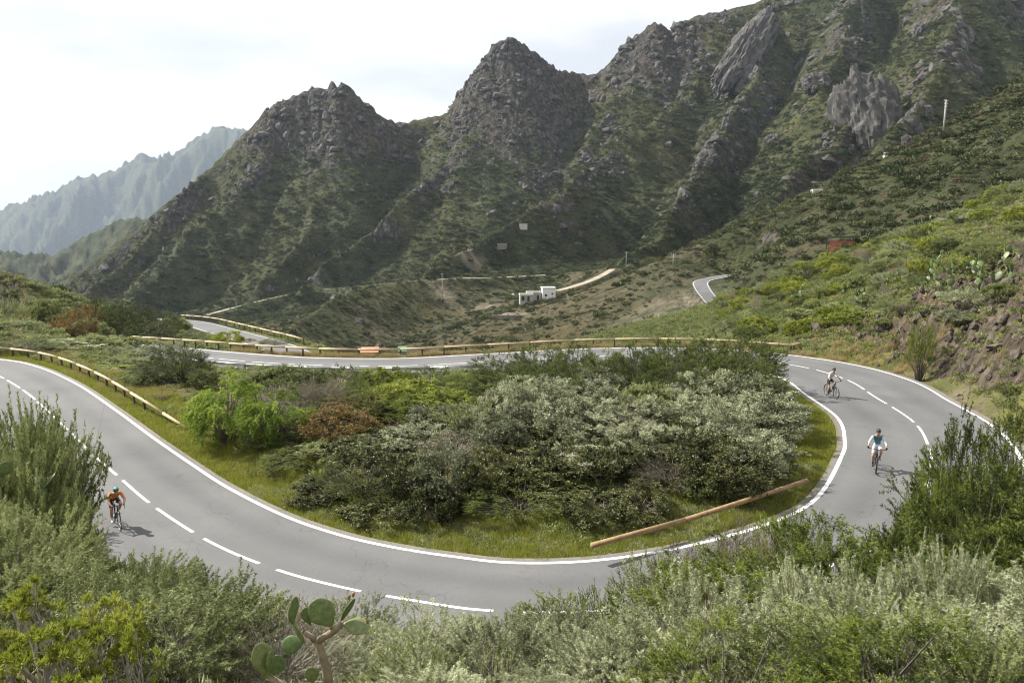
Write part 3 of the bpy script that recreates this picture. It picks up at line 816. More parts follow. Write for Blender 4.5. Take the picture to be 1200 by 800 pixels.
add_proto('broadleaf_shrub', 2, 200, 2.3, 1.5, ncl=140, ntw=10, tl=.34, nlf=9, Lf=.125, Wf=.075, mat=M_L['green'], stem_mat=M_bark, up=.2, spread=.55, fwd=.45, quad=True, stem_r=.026, stem_n=40, bare=20, inner=.6, lobes=.9, zlo=-.6, droop=.12)
add_proto('twiggy_shrub', 2, 220, 1.5, 1.0, ncl=110, ntw=11, tl=.30, nlf=12, Lf=.045, Wf=.013, mat=M_L['dry'], stem_mat=M_pale, up=.4, spread=.6, fwd=.8, stem_r=.014, stem_n=80, bare=140, inner=.3, lobes=.5)
add_proto('rusty_shrub', 1, 240, 1.8, 1.3, ncl=110, ntw=10, tl=.28, nlf=14, Lf=.085, Wf=.036, mat=M_L['rust'], stem_mat=M_bark, up=.4, spread=.45, fwd=.5, quad=True, stem_r=.02, inner=.6, lobes=.5)
add_proto('lime_mound', 2, 260, 1.1, 1.0, ncl=130, ntw=8, tl=.18, nlf=12, Lf=.095, Wf=.032, mat=M_L['lime'], stem_mat=M_bark, up=.4, spread=.6, fwd=.6, stem_r=.018, inner=.6, lobes=.45, clvar=.18)
add_proto('olive_mound', 2, 280, 1.2, 1.05, ncl=110, ntw=10, tl=.24, nlf=14, Lf=.085, Wf=.030, mat=M_L['sagegreen'], stem_mat=M_bark, up=.4, spread=.5, fwd=.6, stem_r=.018, inner=.6, lobes=.55)
add_proto('pepper_tree', 2, 300, 3.6, 1.5, ncl=95, ntw=9, tl=.62, nlf=32, Lf=.13, Wf=.034, mat=M_L['bright'], stem_mat=M_bark, up=.15, spread=.26, fwd=.5, stem_r=.05, stem_n=40, inner=.45, lobes=.85, zlo=-.3, droop=.55, clvar=.3, lfvar=.2)

ENG = {}
def plant(key, x, y, H, Rw=None, rz=None, label=None, group=None, name=None, cat='shrub', var=None, sink=.08):
    r = rng
    i = r.integers(len(PROTO[key])) if var is None else var % len(PROTO[key])
    fol, st, h0, r0 = PROTO[key][i]
    z = float(h_at([x], [y])[0]) - sink
    e = empty(name or key, (x, y, z), r.uniform(0, 6.28) if rz is None else rz)
    sx = (Rw / r0) if Rw else H / h0
    e.scale = (sx * r.uniform(.93, 1.07), sx * r.uniform(.93, 1.07), H / h0)
    f = bpy.data.objects.new('foliage', fol); link(f, e)
    s = bpy.data.objects.new('stem', st); link(s, e)
    tag(e, label, cat, group)
    return e

def plant_px(key, u, vtop, Y, wpx, **kw):
    """stand a plant so that its top shows at a photo pixel, at forward distance Y"""
    p = at(u, vtop, Y)
    g = float(h_at([p[0]], [p[1]])[0])
    H = max(p[2] - g, .35) / 1.03
    return plant(key, p[0], p[1], H, wpx / 2 * Y / FPX, **kw)

def road_clear(x, y, m):
    """distance to the asphalt edge is more than m"""
    dd, ii = path_dist(np.atleast_1d(x), np.atleast_1d(y), CENT[::3])
    return dd - HALF[np.minimum(ii * 3, NR - 1)] > m

# ------------------------------------------------------------------ scattered ground cover as one object each
def scatter(name, pts, sc, proto_me, label, cat, tilt=None, stretch=None):
    """one object that repeats a small mesh on many points"""
    me = bpy.data.meshes.new(name)
    me.vertices.add(len(pts)); me.vertices.foreach_set('co', np.asarray(pts, np.float32).ravel())
    n = len(pts)
    for nm, typ, dat in (('psc', 'FLOAT', sc), ('prz', 'FLOAT', rng.uniform(0, 6.28, n)), ('pst', 'FLOAT', np.ones(n) if stretch is None else stretch)):
        a = me.attributes.new(nm, typ, 'POINT'); a.data.foreach_set('value', np.asarray(dat, np.float32))
    o = link(bpy.data.objects.new(name, me))
    src = bpy.data.objects.new(name + '_piece', proto_me)
    ng = bpy.data.node_groups.new(name, 'GeometryNodeTree')
    ng.interface.new_socket('Geometry', in_out='INPUT', socket_type='NodeSocketGeometry')
    ng.interface.new_socket('Geometry', in_out='OUTPUT', socket_type='NodeSocketGeometry')
    Gn = ng.nodes.new; Gl = ng.links.new
    gi, go = Gn('NodeGroupInput'), Gn('NodeGroupOutput')
    ip = Gn('GeometryNodeInstanceOnPoints'); oi = Gn('GeometryNodeObjectInfo'); oi.inputs['Object'].default_value = src
    def na(nm):
        q = Gn('GeometryNodeInputNamedAttribute'); q.data_type = 'FLOAT'; q.inputs['Name'].default_value = nm; return q.outputs['Attribute']
    cz = Gn('ShaderNodeCombineXYZ'); Gl(na('prz'), cz.inputs['Z'])
    s3 = Gn('ShaderNodeCombineXYZ'); a = na('psc'); b = na('pst'); ml = Gn('ShaderNodeMath'); ml.operation = 'MULTIPLY'
    Gl(a, ml.inputs[0]); Gl(b, ml.inputs[1]); Gl(a, s3.inputs['X']); Gl(a, s3.inputs['Y']); Gl(ml.outputs['Value'], s3.inputs['Z'])
    Gl(gi.outputs[0], ip.inputs['Points']); Gl(oi.outputs['Geometry'], ip.inputs['Instance']); Gl(cz.outputs['Vector'], ip.inputs['Rotation']); Gl(s3.outputs['Vector'], ip.inputs['Scale'])
    Gl(ip.outputs['Instances'], go.inputs[0])
    md = o.modifiers.new('scatter', 'NODES'); md.node_group = ng
    return tag(o, label, cat, kind='stuff')

def tuft_mesh(name, seed, n, H, R, Wf, mat, lean=.35):
    r = np.random.default_rng(seed)
    P = np.c_[r.normal(0, R * .45, (n, 2)), np.full(n, -.03)]
    D = unit(np.c_[P[:, :2] / R * lean + r.normal(0, lean * .6, (n, 2)), np.ones(n)])
    Lf = H * r.uniform(.5, 1.1, n)
    V, F = leaf_tris(P, D, Lf, Wf, r)
    return mesh_np(name, V, F, [mat], False, None, {'var': np.repeat(np.clip(r.normal(.5, .22, n), 0, 1), 3)})

def clump_mesh(name, seed, n, Lf, Wf, mat, flat=.6):
    """a small bush of unit radius made of loose leaf clusters"""
    r = np.random.default_rng(seed)
    d = unit(np.c_[r.normal(size=(n, 2)), r.uniform(-.15, 1, n)])
    k = (.55 + .45 * r.random(n) ** .5) * (1 + .3 * np.sin(3 * np.arctan2(d[:, 1], d[:, 0]) + r.uniform(0, 6)))
    P = d * k[:, None] * np.array([1, 1, flat]) + np.array([0, 0, flat * .25])
    D = unit(d * .5 + np.array([0, 0, .5]) + r.normal(0, .45, (n, 3)))
    V, F = leaf_quads(P - D * Lf * .5, D, Lf * r.uniform(.6, 1.3, n), Wf, r)
    return mesh_np(name, V, F, [mat], False, None, {'var': np.repeat(np.clip(r.normal(.5, .22, n), 0, 1), 4)})
# ------------------------------------------------------------------ scrub and crags on the mountains
def visible_cells(ra, rb, na, nr, extra):
    """random cells of the slopes that can be seen from about the camera (raised by 'extra' metres)"""
    a = np.linspace(math.radians(-44), math.radians(44), na); R = np.exp(np.linspace(math.log(ra), math.log(rb), nr))
    aa, rr = np.meshgrid(a, R, indexing='ij')
    x = rr * np.sin(aa); y = rr * np.cos(aa)
    z = h_at(x.ravel(), y.ravel()).reshape(x.shape)
    el = (z - CAMZ) / rr
    run = np.maximum.accumulate(el, axis=1)
    prev = np.c_[np.full(na, -9), run[:, :-1]]
    vis = (z + extra - CAMZ) / rr >= prev
    area = rr ** 2 * (a[1] - a[0]) * np.log(R[1] / R[0])
    sl = np.hypot(np.gradient(z, axis=1) / np.gradient(rr, axis=1), np.gradient(z, axis=0) / ((a[1] - a[0]) * rr))
    return a, R, z, vis, area, sl

_a, _R, _z, _vis, _area, _sl = visible_cells(100, 1080, 520, 330, 4.0)
_d = np.broadcast_to(_R[None], _z.shape)
_x = _d * np.sin(_a)[:, None]; _y = _d * np.cos(_a)[:, None]
def sample_cells(w, n):
    w = np.where(_vis, w, 0).ravel(); c = np.cumsum(w); i = np.searchsorted(c, rng.random(n) * c[-1])
    ia, ir = np.unravel_index(i, _z.shape)
    a = _a[ia] + (rng.random(n) - .5) * (_a[1] - _a[0]); R = _R[ir] * np.exp((rng.random(n) - .5) * math.log(_R[1] / _R[0]))
    x, y = R * np.sin(a), R * np.cos(a)
    return x, y, R
def off_tracks(x, y, m=0.6):
    ok = np.ones(len(x), bool)
    for P, hw in TRACKS + ROADS[1:]:
        lo = P[:, :2].min(0) - 8; hi = P[:, :2].max(0) + 8
        q = np.where((x > lo[0]) & (x < hi[0]) & (y > lo[1]) & (y < hi[1]))[0]
        if len(q):
            dd, ii = path_dist(x[q], y[q], P); ok[q] &= dd > hw[ii] + m
    return ok

M_far_leaf = [leaf_mat('far_scrub_olive', (0.042, 0.054, 0.020), (0.082, 0.098, 0.036), (0.15, 0.16, 0.066), .15, orand=.45),
              leaf_mat('far_scrub_dark', (0.026, 0.038, 0.014), (0.054, 0.072, 0.024), (0.10, 0.118, 0.042), .15, orand=.4),
              leaf_mat('far_scrub_grey', (0.075, 0.082, 0.048), (0.14, 0.148, 0.088), (0.22, 0.22, 0.145), .15, orand=.4),
              leaf_mat('far_scrub_brown', (0.050, 0.040, 0.023), (0.10, 0.078, 0.044), (0.165, 0.13, 0.075), .15, orand=.4)]
_low = (_d < 470) & (_x < 60)
_pat = fbm(_x / 55, _y / 55, 4, 141)
_pat2 = fbm(_x / 40, _y / 40, 4, 151)
_rdm = np.full(_x.shape, 1e9)
for _p, _q in zip(MAIN[:-1], MAIN[1:]):
    _e = _q[:2] - _p[:2]; _t = np.clip(((_x - _p[0]) * _e[0] + (_y - _p[1]) * _e[1]) / (_e @ _e), 0, 1)
    _rdm = np.minimum(_rdm, np.hypot(_x - _p[0] - _t * _e[0], _y - _p[1] - _t * _e[1]))
_green = sstep(4, 12, _rdm) * (1 - .7 * sstep(1.1, 2.0, _sl)) * (1 - .75 * peak_w(_x, _y))
def scrub(name, mi, w, n, s0, s1, seed, label, nleaf=230):
    w = w * np.where(_low, .6, 1)
    x, y, R = sample_cells(w * _area * _green * np.clip(420 / _d, .6, 1.25), n)
    ok = off_tracks(x, y, 2.4) & (np.hypot(x, y - 50) > 84)
    for q_, r_ in BARE: ok &= ~((np.hypot(x - q_[0], y - q_[1]) < r_ * .9) & (rng.random(len(x)) < .8))
    x, y, R = x[ok], y[ok], R[ok]
    z = h_at(x, y)
    s = (s0 * .8 + (s1 - s0 * .8) * rng.random(len(x)) ** 3.2) * np.interp(R, [100, 350, 900], [.6, .85, 1.25]) * np.where((R < 470) & (x < 60), .8, 1)
    scatter(name, np.c_[x, y, z], s, clump_mesh(name, seed, nleaf, .32, .19, M_far_leaf[mi]), label, 'scrub', stretch=rng.uniform(.6, 1.2, len(x)))
scrub('mountain_scrub', 0, (sstep(-.5, .4, _pat) + .25) * np.where(_low, 1.2, 1), 20000, .7, 3.0, 401, 'olive green scrub covering the mountain slopes')
scrub('dark_mountain_scrub', 1, (sstep(.3, -.4, _pat) + .2) * np.where(_low, .35, 1) * np.where((_x > 90) & (_d < 700) & (_d > 285) & (_z < 90), 2.6, 1), 19000, .7, 3.4, 402, 'dark green bushes filling the mountain gullies')
scrub('grey_mountain_scrub', 2, (sstep(.0, .6, _pat2) + .12) * np.where(_low, 3.0, 1), 8000, .6, 2.0, 403, 'pale grey scrub dotted over the mountain slopes')
scrub('brown_mountain_scrub', 3, sstep(.0, -.6, _pat2) + .1, 7000, .6, 2.0, 404, 'brown dry scrub dotted over the mountain slopes')

def rock_mesh(name, seed, mat, n=2, jag=.35, stretch=(1, 1, 1)):
    """an angular lump of rock of about unit size, cut by random planes"""
    r = np.random.default_rng(seed)
    bm = bmesh.new(); bmesh.ops.create_icosphere(bm, subdivisions=n, radius=1)
    V = np.array([v.co[:] for v in bm.verts]); F = np.array([[v.index for v in f.verts] for f in bm.faces]); bm.free()
    for _ in range(16):
        nrm = unit(r.normal(size=3)); h = r.uniform(.5, .9)
        dd = V @ nrm - h; V = np.where(dd[:, None] > 0, V - nrm * dd[:, None] * .92, V)
    V = V * (1 + r.normal(0, jag * .22, (len(V), 1))) * np.array(stretch)
    return mesh_np(name, V, F, [mat], False)

def rock_mat(name, c0, c1, c2, sc):
    m, Nn, Lk = new_mat(name)
    out = Nn('ShaderNodeOutputMaterial'); b = Nn('ShaderNodeBsdfPrincipled'); b.inputs['Roughness'].default_value = .92
    g = Nn('ShaderNodeNewGeometry'); mp_ = Nn('ShaderNodeMapping'); mp_.inputs['Scale'].default_value = (1, 1, .4)
    n = Nn('ShaderNodeTexNoise'); n.inputs['Scale'].default_value = sc; n.inputs['Detail'].default_value = 9; n.inputs['Roughness'].default_value = .68
    Lk(g.outputs['Position'], mp_.inputs['Vector']); Lk(mp_.outputs['Vector'], n.inputs['Vector'])
    r = ramp(Nn, [(.28, c0), (.5, c1), (.72, c2)]); Lk(n.outputs['Fac'], r.inputs['Fac']); Lk(r.outputs['Color'], b.inputs['Base Color'])
    bp = Nn('ShaderNodeBump'); bp.inputs['Strength'].default_value = .8; bp.inputs['Distance'].default_value = .25 / sc
    Lk(n.outputs['Fac'], bp.inputs['Height']); Lk(bp.outputs['Normal'], b.inputs['Normal']); Lk(b.outputs['BSDF'], out.inputs['Surface'])
    return m
M_crag = rock_mat('crag_rock', (0.024, 0.023, 0.021), (0.062, 0.058, 0.052), (0.16, 0.15, 0.134), .22)
M_rock = rock_mat('cut_rock', (0.032, 0.026, 0.020), (0.085, 0.070, 0.054), (0.18, 0.15, 0.118), 1.3)

_rd = ridge_dist(_x.ravel(), _y.ravel()).reshape(_x.shape)
_rk = np.exp(-(_rd / 16) ** 2) * sstep(-.05, .35, fbm(_x / 38, _y / 38, 3, 17)) * sstep(0, 80, _z) + 0.45 * peak_w(_x, _y) * sstep(-.3, .2, fbm(_x / 20, _y / 20, 3, 181)) + .5 * sstep(1.3, 2.2, _sl) * (_d > 330) + .10 * sstep(.3, .6, fbm(_x / 26, _y / 26, 3, 27)) * (_d > 300)
_rk = _rk * sstep(1, 6, _rdm)
for k, (n, s0, s1, st) in enumerate([(1500, 1.2, 8.0, (.75, .75, 1.5)), (1000, 1.4, 8.0, (1.3, .9, .8))]):
    x, y, R = sample_cells(_rk * _area, n)
    ok = off_tracks(x, y, 2); x, y, R = x[ok], y[ok], R[ok]
    z = h_at(x, y)
    _s = (s0 + (s1 - s0) * rng.random(len(x)) ** 2.5) * np.interp(R, [200, 900], [.55, 1.15])
    scatter('crag_rocks', np.c_[x, y, z - .6 * _s], _s, rock_mesh('crag', 420 + k, M_crag, 2, .5, st),
            ['tall grey crags breaking out of the steep mountain faces', 'broad grey ledges of rock across the mountain slopes'][k], 'rocks')

# ------------------------------------------------------------------ haze
def haze(x0, x1, y0, y1, z0, z1, dens):
    mb = MB(); mb.box(((x0 + x1) / 2, (y0 + y1) / 2, (z0 + z1) / 2), (x1 - x0, y1 - y0, z1 - z0))
    m, Nn, Lk = new_mat('haze_air')
    out = Nn('ShaderNodeOutputMaterial'); v = Nn('ShaderNodeVolumePrincipled')
    v.inputs['Color'].default_value = (.66, .79, 1.0, 1); v.inputs['Density'].default_value = dens; v.inputs['Anisotropy'].default_value = .2
    Lk(v.outputs['Volume'], out.inputs['Volume'])
    o = mb.build('haze', m)
    return tag(o, 'thin blue haze over the valley and the distant range', 'haze', kind='stuff')
haze(-11500, 11500, -400, 12600, -900, 1700, 0.5e-4)
# ------------------------------------------------------------------ thicket inside the bend
LB = dict(
    sagebrush=('silver-green sagebrush with feathery leaves', 'sagebrush'),
    green_sagebrush=('grey-green feathery sagebrush', 'sagebrush'),
    heath_shrub=('yellow-green heath shrub with upright plumes', 'shrub'),
    dark_heath_shrub=('dark green heath shrub', 'shrub'),
    silver_shrub=('silver-leaved rounded shrub', 'shrub'),
    broadleaf_shrub=('broad-leaved dull green shrub', 'shrub'),
    twiggy_shrub=('half-bare twiggy brown shrub', 'shrub'),
    rusty_shrub=('rust-tinged leafy shrub', 'shrub'),
    lime_mound=('lime green cushion shrub', 'shrub'),
    olive_mound=('olive green rounded shrub', 'shrub'),
    pepper_tree=('bright green weeping tree', 'tree'))
def plural(k): return k.replace('_', ' ') + ('es' if k.endswith('brush') else 's')
def put(key, u, v, Y, w, where, j=6, **kw):
    lab, cat = LB[key]
    return plant_px(key, u + rng.uniform(-j, j), v + rng.uniform(-3, 3), Y * rng.uniform(.98, 1.02), w * rng.uniform(.92, 1.1),
                    label=lab + ' ' + where, cat=cat, group=plural(key) + ' ' + where, **kw)
IN = 'in the thicket inside the bend'
K = dict(H='heath_shrub', K='dark_heath_shrub', S='silver_shrub', L='broadleaf_shrub', D='twiggy_shrub', R='rusty_shrub', G='green_sagebrush', O='olive_mound', Y='lime_mound')
rows = [
    (45, 74, 'O325,428 H362,430 K402,432 Y452,433 H498,434 H545,436 K590,414 K632,407 K672,406 H712,409 K748,402 K790,401 K830,399 K864,396 K876,403 O300,436'),
    (41, 80, 'O330,440 D368,444 H410,444 H455,444 Y485,446 H515,446 H550,446 K600,428 K650,424 S705,430 K750,418 K800,415 K846,412 K862,420'),
    (37.8, 84, 'D318,458 K352,462 R402,470 H446,456 H490,454 Y520,460 H545,458 H585,444 S640,440 H676,450 S708,440 O752,450 K790,440 S835,430 S868,434 S896,434'),
    (34.8, 86, 'K330,494 R420,486 H452,490 S505,470 G552,474 S600,450 S655,456 D700,474 S742,462 H780,480 S815,452 S858,464 S895,452 R395,482'),
    (31.8, 88, 'K350,524 O395,516 L440,508 S490,492 D535,502 S575,478 L622,496 S665,482 H705,510 S745,488 L795,502 S838,476 O872,498 S900,484'),
    (28.3, 90, 'L382,556 K425,540 L470,526 S518,512 L566,522 L610,534 L650,514 S698,524 L745,516 D790,534 L828,510 L866,520 S892,508'),
    (26.4, 82, 'L440,590 O478,580 L518,572 L562,574 K606,568 L652,566 L700,574 L745,568'),
    (27.8, 78, 'L785,556 O822,550 L856,546'),
]
for Y, w, txt in rows:
    for it in txt.split():
        k = K[it[0]]; u, v = map(float, it[1:].split(','))
        put(k, u, v + rng.uniform(-5, 5), Y + rng.uniform(-.7, .7), w * rng.uniform(.75, 1.15), IN)
put('pepper_tree', 266, 436, 35.5, 72, 'with drooping strands at the open end of the thicket', name='pepper_tree')
put('pepper_tree', 308, 448, 34.6, 62, 'at the open end of the thicket', name='pepper_tree', rz=2.0)
put('olive_mound', 310, 500, 34.5, 80, IN)

# ------------------------------------------------------------------ left of the bend and behind the left rail
LBK = 'behind the timber rail on the left'
for it in ['K205,412,49,62', 'O180,432,49,60', 'Y128,425,55,58', 'Y95,430,57,40', 'G150,418,58,56', 'S185,405,62,60', 'O60,405,64,60', 'G30,400,62,56', 'S80,398,66,62', 'O110,392,68,60', 'K50,385,74,52', 'R70,375,80,46', 'R30,378,78,50',
           'O10,372,82,50', 'O100,372,84,52', 'K130,362,92,50', 'K105,352,100,48', 'K165,380,86,60', 'O150,392,76,56', 'K195,388,90,50', 'K120,352,105,40', 'O80,358,96,44', 'O45,352,96,44', 'R92,366,88,40', 'O240,402,88,36', 'Y258,390,96,40', 'O285,402,92,34', 'K318,398,100,30', 'O212,396,84,44',
           'G225,392,98,40', 'R275,396,100,30', 'O165,405,70,46', 'D150,440,52,40', 'K222,415,47,40', 'O238,430,46,44', 'K190,420,52,50', 'G120,405,64,50', 'O12,392,70,46', 'G8,352,92,50', 'K150,358,104,46', 'K178,366,104,46', 'O202,374,108,40']:
    k = K[it[0]]; u, v, Y, w = map(float, it[1:].split(','))
    put(k, u, v, Y, w, LBK)

# ------------------------------------------------------------------ the bank under the camera
prof_u = [-200, 0, 40, 72, 84, 92, 108, 150, 200, 260, 330, 400, 450, 490, 520, 545, 575, 610, 660, 700, 740, 760, 790, 830, 880, 920, 945, 960, 985, 1010, 1030, 1050, 1085, 1110, 1140, 1180, 1260, 1400]
prof_v = [470, 482, 486, 540, 590, 622, 640, 646, 654, 664, 684, 698, 702, 712, 716, 706, 692, 700, 702, 694, 690, 668, 660, 652, 640, 606, 600, 620, 622, 650, 655, 650, 610, 540, 508, 500, 500, 500]
def cap_v(u): return np.interp(u, prof_u, prof_v)
FG = 'on the bank below the viewpoint'
placed = []
def fg(key, x, y, H, Rw, extra='', jit=0.0):
    """a bank plant, cut down where it would rise above the bank's outline"""
    u, _ = topix([x, y, 3.0])
    g = float(h_at([x], [y])[0])
    lim = min(at(uu, cap_v(uu) + jit, y)[2] for uu in (u, u - .45 * Rw / y * FPX, u + .45 * Rw / y * FPX)) - g
    H2 = min(H, lim / 1.02)
    if H2 < .4: return None
    lab, cat = LB[key]
    Rw = Rw * max(.55, min(1.0, .5 + .5 * H2 / H))
    return plant(key, x, y, H2, Rw, label=lab + ' ' + FG + extra, cat=cat, group=plural(key) + ' ' + FG + extra)

# a loose grid of plants, kind chosen by where on the bank it grows
def bank_kind(u, y):
    r = rng.random()
    if u > 980 and y > 13: return 'heath_shrub' if r < .3 else 'dark_heath_shrub'
    if u > 700 and y > 12: return ['heath_shrub', 'twiggy_shrub', 'dark_heath_shrub', 'sagebrush'][0 if r < .5 else 1 if r < .7 else 2 if r < .85 else 3]
    if u > 640: return 'sagebrush' if r < .78 else ('heath_shrub' if r < .86 else 'green_sagebrush' if r < .96 else 'twiggy_shrub')
    if u < 120 and y > 15: return 'green_sagebrush' if r < .75 else 'olive_mound'
    if u < 330: return 'green_sagebrush' if r < .66 else ('twiggy_shrub' if r < .76 else 'sagebrush')
    return 'sagebrush' if r < .6 else ('green_sagebrush' if r < .85 else 'heath_shrub' if r < .92 else 'twiggy_shrub')
y = 4.6
while y < 26:
    step = .15 * y + .5
    half = .80 * y + 1.5
    x = -half + rng.uniform(0, step)
    while x < half:
        xx = x + rng.uniform(-.3, .3) * step; yy = y + rng.uniform(-.35, .35) * step
        u, _ = topix([xx, yy, 3.0])
        if road_clear(xx, yy, .35)[0] and abs(u - 600) < 760 and not (abs(xx) < 1.2 and yy < 4.5):
            # only the near bank: stop where the road already shows
            if yy < np.interp(xx, OUTER[150:420, 0][np.argsort(OUTER[150:420, 0])], OUTER[150:420, 1][np.argsort(OUTER[150:420, 0])]):
                k = bank_kind(u, yy)
                if 270 < u < 480 and yy < 7.2: k = None
                if u < 190 and yy < 8.6: k = None
                if k:
                    Hn = {'heath_shrub': 2.2, 'dark_heath_shrub': 2.6, 'sagebrush': 1.35, 'green_sagebrush': 1.5, 'twiggy_shrub': 1.35, 'olive_mound': 1.4}[k] * rng.uniform(.75, 1.2) * np.interp(yy, [4, 14], [.75, 1.15])
                    fg(k, xx, yy, Hn, Hn * rng.uniform(.6, .85) if k != 'dark_heath_shrub' else Hn * .55, jit=rng.uniform(0, 1) ** 1.5 * 55 + max(0, 8.2 - yy) * 34)
        x += step
    y += step * .8

# the big dark shrubs at the right edge and the tall left clump, set by their tops
RE = 'beside the road below the right-hand bend'
for it in ['K1140,512,17.5,110', 'K1175,503,18.5,150', 'K1205,520,16,150', 'H1108,560,16.5,70', 'K1150,560,15.5,150', 'K1110,606,15.5,110', 'K1190,590,14.5,160', 'K1060,640,15.5,80', 'H985,618,16,70', 'H1010,640,15,80', 'H945,618,17,50', 'K1150,628,13.5,120',
           'H905,600,18.5,60', 'H925,588,19,40', 'D870,606,18,70', 'D800,640,17,80', 'H830,660,15.5,110', 'H880,668,15,100', 'D840,628,18.5,80', 'H770,660,17,60', 'H700,694,15,60', 'H740,700,14.5,80', 'D905,622,17,80']:
    k = K[it[0]]; u, v, Y, w = map(float, it[1:].split(','))
    put(k, u, v, Y, w, RE)
LE = 'on the steep bank beside the left-hand road'
for it in ['G20,482,17.5,110', 'G40,490,18,110', 'G5,520,15.5,120', 'O70,565,17,60', 'G45,570,15,100', 'G62,612,15.5,70', 'G10,600,13,130', 'G52,640,13.5,100', 'G118,656,13.5,70', 'O30,540,17,90', 'G175,665,14,70', 'G-30,500,17,120', 'G70,590,17,40']:
    k = K[it[0]]; u, v, Y, w = map(float, it[1:].split(','))
    put(k, u, v, Y, w, LE)

for u, v, Y, w in [(1118, 655, 9.5, 120), (1010, 690, 9.0, 110), (1180, 660, 9.5, 120), (945, 660, 10.5, 90), (1080, 720, 7.6, 140), (1175, 735, 7.0, 150), (760, 730, 8.5, 120), (850, 740, 8.0, 120)]:
    put('sagebrush', u, v, Y, w, 'standing proud of its neighbours')

# ------------------------------------------------------------------ sunlit slope on the right
SL = 'on the sunlit slope above the right-hand bend'
RED_HUT = hit(986, 301, 60); RED_HUT[2] = float(h_at([RED_HUT[0]], [RED_HUT[1]])[0])
cnt = 0
_tries = 0
while cnt < 290 and _tries < 4000:
    _tries += 1
    x = rng.uniform(22, 80); y = rng.uniform(34, 128)
    u, v = topix([x, y, float(h_at([x], [y])[0])])
    if u < 845 or u > 1290: continue
    if not road_clear(x, y, 1.8)[0]: continue
    if np.hypot(x - RED_HUT[0] + 1.5, (y - RED_HUT[1] + 7) * .5) < 5: continue
    rc = float(rock_cut(np.array([x]), np.array([y]))[0])
    if rng.random() < rc * .5: continue
    if np.hypot(x - 28, y - 60) < 8 and rng.random() < .7: continue
    r = rng.random()
    k = 'lime_mound' if r < .28 else 'olive_mound' if r < .62 else 'green_sagebrush' if r < .80 else 'sagebrush' if r < .90 else 'twiggy_shrub' if r < .95 else 'heath_shrub'
    H = rng.uniform(.7, 1.5) * {'heath_shrub': 1.3}.get(k, 1.0) * np.interp(y, [40, 110], [.85, 1.5])
    lab, cat = LB[k]
    plant(k, x, y, H, H * rng.uniform(.75, 1.15), label=lab + ' ' + SL, cat=cat, group=plural(k) + ' ' + SL)
    cnt += 1
for it in ['H1085,372,49,24', 'H1190,448,40,26', 'Y1010,362,66,60', 'Y985,358,70,50', 'Y900,372,74,46', 'O940,360,78,50', 'G1055,350,60,40', 'S1130,360,51,60', 'G1160,372,49,40', 'O1040,372,60,30']:
    k = K[it[0]]; u, v, Y, w = map(float, it[1:].split(','))
    put(k, u, v, Y, w, SL)

# ------------------------------------------------------------------ loose rocks in the cutting
RKS = [rock_mesh('cut_boulder', 500 + i, M_rock, 2, .35, st) for i, st in enumerate([(1.2, .9, .8), (.9, .8, 1.1), (1.4, 1, .6)])]
n = 0
while n < 95:
    x = rng.uniform(28, 46); y = rng.uniform(36, 72)
    if not road_clear(x, y, .7)[0] or rng.random() > rock_cut(np.array([x]), np.array([y]))[0] + .12: continue
    s = .18 + .7 * rng.random() ** 2.4
    o = bpy.data.objects.new('boulder', RKS[rng.integers(3)]); link(o)
    o.location = (x, y, float(h_at([x], [y])[0]) + s * .1); o.scale = (s, s, s); o.rotation_euler = rng.uniform(0, 6.28, 3) * np.array([.1, .1, 1])
    tag(o, 'brown angular boulder in the rocky cutting above the bend', 'boulder', 'boulders in the rocky cutting')
    n += 1

def _cut_test(x, y):
    return road_clear(x, y, .5) & (rng.random(len(x)) < rock_cut(x, y) + .02)
_x0 = rng.uniform(26, 52, 9000); _y0 = rng.uniform(30, 78, 9000); _ok = _cut_test(_x0, _y0)
_s0 = .06 + .30 * rng.random(_ok.sum()) ** 3
scatter('rubble', np.c_[_x0[_ok], _y0[_ok], h_at(_x0[_ok], _y0[_ok]) + _s0 * .15], _s0, rock_mesh('rubble_stone', 520, M_rock, 1, .5), 'loose brown rubble strewn over the rocky cutting', 'rubble')

# ------------------------------------------------------------------ grass and low cover
def sample_band(n, d0, d1, side, i0=0, i1=NR - 1, clump=0):
    """points beside the road: side -1 inside the bend, +1 outside"""
    i = rng.integers(i0, i1, n * 3); d = d0 + (d1 - d0) * rng.random(n * 3) ** 1.3
    q = INNER[i, :2] - _nrm[i] * (.38 + d)[:, None] if side < 0 else OUTER[i, :2] + _nrm[i] * (.5 + d)[:, None]
    q = q + rng.normal(0, .1, q.shape)
    ok = road_clear(q[:, 0], q[:, 1], .05)
    if clump: ok &= fbm(q[:, 0] / clump, q[:, 1] / clump, 3, 333) > -.05
    q = q[ok][:n]
    return np.c_[q, h_at(q[:, 0], q[:, 1])]
g1 = tuft_mesh('grass_tuft', 601, 34, .26, .20, .016, M_L['grass'])
g2 = tuft_mesh('straw_tuft', 602, 40, .52, .22, .013, M_L['straw'], .3)
g3 = clump_mesh('weed_clump', 603, 130, .34, .14, M_L['olive'] if 'olive' in M_L else M_L['sagegreen'], .6)
g4 = clump_mesh('pale_weed', 604, 120, .36, .12, M_L['dry'], .55)
i_in0, i_in1 = 60, 430
pts = sample_band(21000, 0, 3.4, -1, i_in0, i_in1)
scatter('verge_grass', pts, rng.uniform(.5, 1.25, len(pts)), g1, 'bright green grass on the verge inside the bend', 'grass')
pts = sample_band(5200, .2, 3.2, 1, 330, 480, 2.2)
scatter('dry_grass', pts, rng.uniform(.5, 1.3, len(pts)), g2, 'straw coloured dry grass along the outer edge of the bend', 'grass')
pts = sample_band(1400, .3, 3.5, -1, 20, 150, 2.5)
